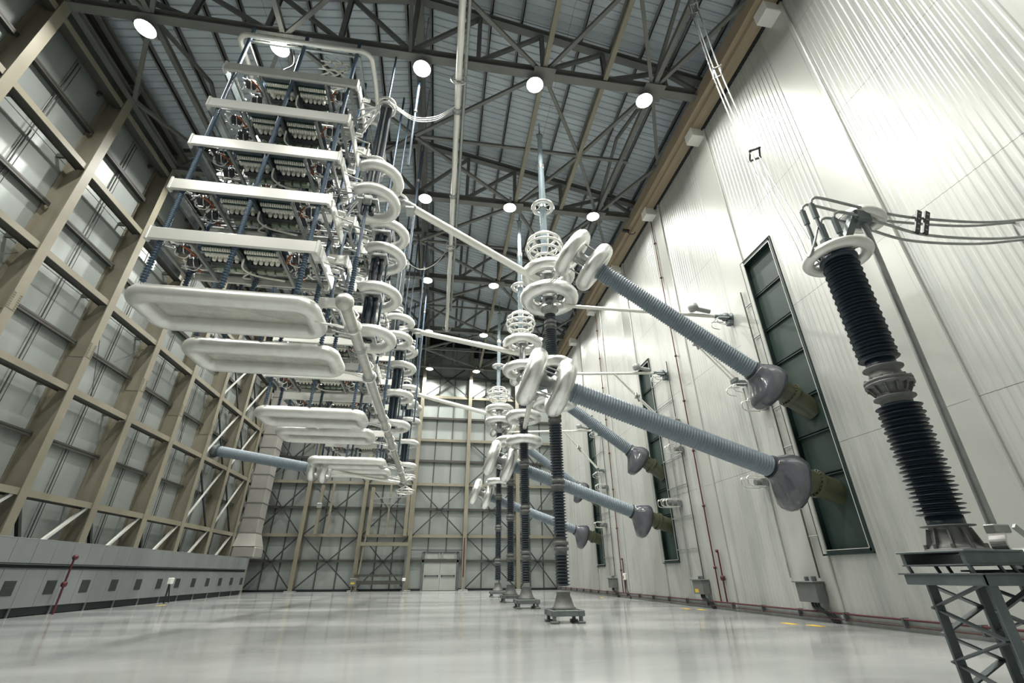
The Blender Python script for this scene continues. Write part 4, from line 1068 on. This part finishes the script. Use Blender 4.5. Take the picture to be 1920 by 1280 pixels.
mj = MB().lathe([(.16, 2.88), (.165, 2.93), (.215, 2.95), (.215, 2.965), (.165, 2.975), (.165, 3.02), (.20, 3.10), (.255, 3.11), (.255, 3.14), (.245, 3.145), (.245, 3.155), (.255, 3.16), (.255, 3.185), (.2, 3.19), (.165, 3.28), (.165, 3.33), (.215, 3.34), (.215, 3.355), (.16, 3.37)], (fx, fy, 0), seg=32)
for k in range(12):
    a = PI*k/6; c, s_ = math.cos(a), math.sin(a)
    mj.beam((fx+c*.165, fy+s_*.165, 3.02), (fx+c*.22, fy+s_*.22, 3.11), .014, .05, hint=Vector((c, s_, 0))); mj.rod((fx+c*.23, fy+s_*.23, 3.08), (fx+c*.23, fy+s_*.23, 3.21), .018, 6)
obj('middle_flange', mj, M_CASTIRON, t)
obj('shed_stack', MB().lathe([(.16, 3.36), (.16, 3.46)]+pairsheds(3.46, 4.98, .158, .225, .212, .050)+[(.16, 5.02)], (fx, fy, 0), seg=36), M_RUBBER, t)
obj('top_cap', MB().lathe([(.18, 5.0), (.235, 5.02), (.235, 5.06), (.2, 5.08), (.2, 5.16), (.25, 5.18), (.25, 5.22)], (fx, fy, 0), seg=28), M_RUBBER, t)
obj('corona_ring', MB().torus((fx, fy, 5.10), (0, 0, 1), .365, .078, 40, 14), M_ALU2, t)
rb = MB()
for k in range(4):
    a = PI/2*k+.5; rb.rod((fx, fy, 5.15), (fx+math.cos(a)*.36, fy+math.sin(a)*.36, 5.12), .022, 6)
obj('ring_bracket', rb, M_STEEL, t)
# terminal pads with clamps
ck = MB()
for (dx, dy, zt) in ((-.22, -.12, 5.99), (-.10, .16, 6.13), (.10, -.10, 5.77), (.14, .16, 5.89)):
    ck.rod((fx+dx, fy+dy, 5.2), (fx+dx, fy+dy, zt), .026, 8).cbox(fx+dx-.035, fx+dx+.035, fy+dy-.03, fy+dy+.03, zt-.3, zt-.02, .008).cbox(fx+dx-.06, fx+dx+.06, fy+dy-.05, fy+dy+.05, 5.20, 5.30, .01)
ck.cbox(fx-.25, fx+.25, fy-.2, fy+.2, 5.2, 5.235, .01)
obj('terminal_clamp', ck, M_DSTEEL, t)
# contact head to the right of the top
t2 = thing('earthing_rod', 'long grey earthing rod standing beside the foreground insulator with contact at its top', 'rod', (fx+.57, fy, 1.1))
obj('rod', MB().rod((5.98, fy-.02, 1.5), (6.13, fy-.02, 5.9), .045, 14), M_STEEL, t2)
obj('contact_hood', MB().lathe([(.30, -.06), (.28, .02), (.22, .09), (.12, .13), (.001, .14)], (6.30, fy+.1, 6.05), (.3, -.2, 1), 24, caps=False).torus((6.30, fy+.1, 6.0), (.3, -.2, 1), .235, .075, 28, 10), M_ALU2, t2)
obj('contact_block', MB().cbox(5.95, 6.22, fy-.12, fy+.10, 5.78, 6.0, .03).beam((5.62, fy, 5.32), (6.05, fy, 5.98), .12, .10), M_DSTEEL, t2)
pts = bez([(5.86, fy-.06, 1.42), (5.83, fy-.06, 1.30), (5.92, fy-.06, 1.18), (6.08, fy-.06, 1.10), (6.12, fy-.06, 1.08)], 6)
dr = MB()
for a, b in zip(pts, pts[1:]): dr.beam(a+V(0, -.06, 0), b+V(0, -.06, 0), .16, .02, hint=Vector((1, 0, 1)))
obj('curved_spring', dr, M_ALU, t2)
obj('hinge', MB().cbox(5.90, 6.10, fy-.10, fy+.02, 1.43, 1.52, .01).beam((6.12, fy-.12, 1.5), (6.42, fy-.12, 1.2), .03, .05).beam((6.2, fy-.12, 1.26), (6.32, fy-.12, 1.26), .02, .02).cbox(6.15, 6.45, fy-.16, fy+.1, 1.07, 1.2, .02).rod((6.40, fy-.25, 1.2), (6.40, fy+.2, 1.2), .1, 14), M_STEEL, t2)
obj('support_arm', MB().cbox(5.80, 6.75, fy-.30, fy-.22, .99, 1.07, .01).cbox(5.80, 6.75, fy+.2, fy+.28, .99, 1.07, .01).box(5.75, 6.75, fy-.34, fy+.32, 1.06, 1.08), M_DSTEEL, t2)
t3 = thing('lattice_brace_stand', 'second steel stand carrying the earthing rod drive at the right edge', 'stand', (6.5, fy, 0))
for z in (.42, .68): obj('rail', MB().cbox(5.78, 6.9, fy-.34, fy-.26, z-.045, z+.045, .008), M_DSTEEL, t3)
for x in (6.35, 6.85): obj('leg', MB().angle((x, fy-.2, 0), (x, fy-.2, 1.0), .08, .012).angle((x, fy+.25, 0), (x, fy+.25, 1.0), .08, .012), M_DSTEEL, t3)
for s in (0, 1): obj('lattice_bar', MB().beam((6.35, fy-.22, .05+.9*s), (6.85, fy-.22, .95-.9*s), .014, .055, hint=Vector((0, 1, 0))), M_DSTEEL, t3)

# four conductors running right
for i, (dx, dy, dz, ez, ey) in enumerate(((-.22, -.12, .0, -.02, -.05), (-.1, .16, .14, .12, .2), (.10, -.10, -.22, -.36, -.05), (.14, .16, -.10, -.26, .2))):
    z = 5.98+dz+.08; lab = ['upper front', 'upper rear', 'lower front', 'lower rear'][i]
    p = [(fx+dx, fy+dy, z-.08), (fx+dx+.06, fy+dy, z+.02), (fx+dx+.25, fy+dy, z+.06), (6.4, fy+dy*.6+ey*.4, z-.05), (7.15, fy+ey, 6.04+ez), (8.4, fy+ey, 6.12+ez), (9.56, fy+ey, 6.35+ez)]
    tag(obj('conductor', MB().tube(bez(p, 8), .022, 8), M_STEEL, at=(fx, fy, 6)), f'thick bare conductor from the foreground insulator to the right, {lab} of four', 'cable', 'four conductors right of the foreground insulator')
t = thing('conductor_spacer', 'pair of dark spacer bars clamped across the four conductors', 'spacer', (7.15, fy, 5.9))
for x in (7.05, 7.20):
    obj('bar', MB().beam((x-.13, fy-.09, 5.66), (x+.13, fy-.09, 6.13), .075, .03, hint=Vector((0, 1, 0))), M_BLACK, t)
    hl = MB()
    for k in (.15, .38, .62, .85): hl.rod((x-.13+.26*k, fy-.11, 5.66+.47*k), (x-.13+.26*k, fy-.10, 5.66+.47*k), .016, 8)
    obj('rivet', hl, M_STEEL, t)
# wires climbing to the roof
ends = []
for i, (dx, dy) in enumerate(((-.13, -.1), (.0, .12), (.13, -.02))):
    p = [(fx-.18+dx*.4, fy+dy, 5.55), (fx-.30+dx, fy+dy*.8, 5.16), (fx-.30+dx, fy+.15+dy, 5.12), (5.45+dx, 5.0+dy, 6.0), (6.12+dx, 5.95+dy, 8.95), (6.55+dx, 6.6+dy, 12.9), (6.95+dx, 7.05+dy, 17.6)]
    tag(obj('hanging_wire', MB().tube(bez(p, 10), .016, 6), M_STEEL, at=(fx, fy, 5)), f'thin bare wire climbing from the foreground insulator to the roof, {["left","middle","right"][i]} strand of three', 'cable', 'three wires climbing to the roof')
for i, (x, y, z) in enumerate(((6.12, 5.95, 8.95), (6.55, 6.6, 12.9), (6.88, 6.97, 16.8))):
    t = MB()
    c = [(x-.15, y-.12, z), (x+.02, y+.14, z+.02), (x+.16, y, z), (x-.01, y-.22, z)]
    for a, b in zip(c, c[1:]+c[:1]): t.beam(a, b, .03, .035)
    for a in c: t.sphere(a, .03, 8)
    tag(obj('wire_spacer', t, M_BLACK if i == 0 else M_STEEL), f'{["black square spacer lowest on the three climbing wires","square spacer midway up the three climbing wires","square spacer highest on the three climbing wires"][i]}', 'spacer', 'spacers on the climbing wires')
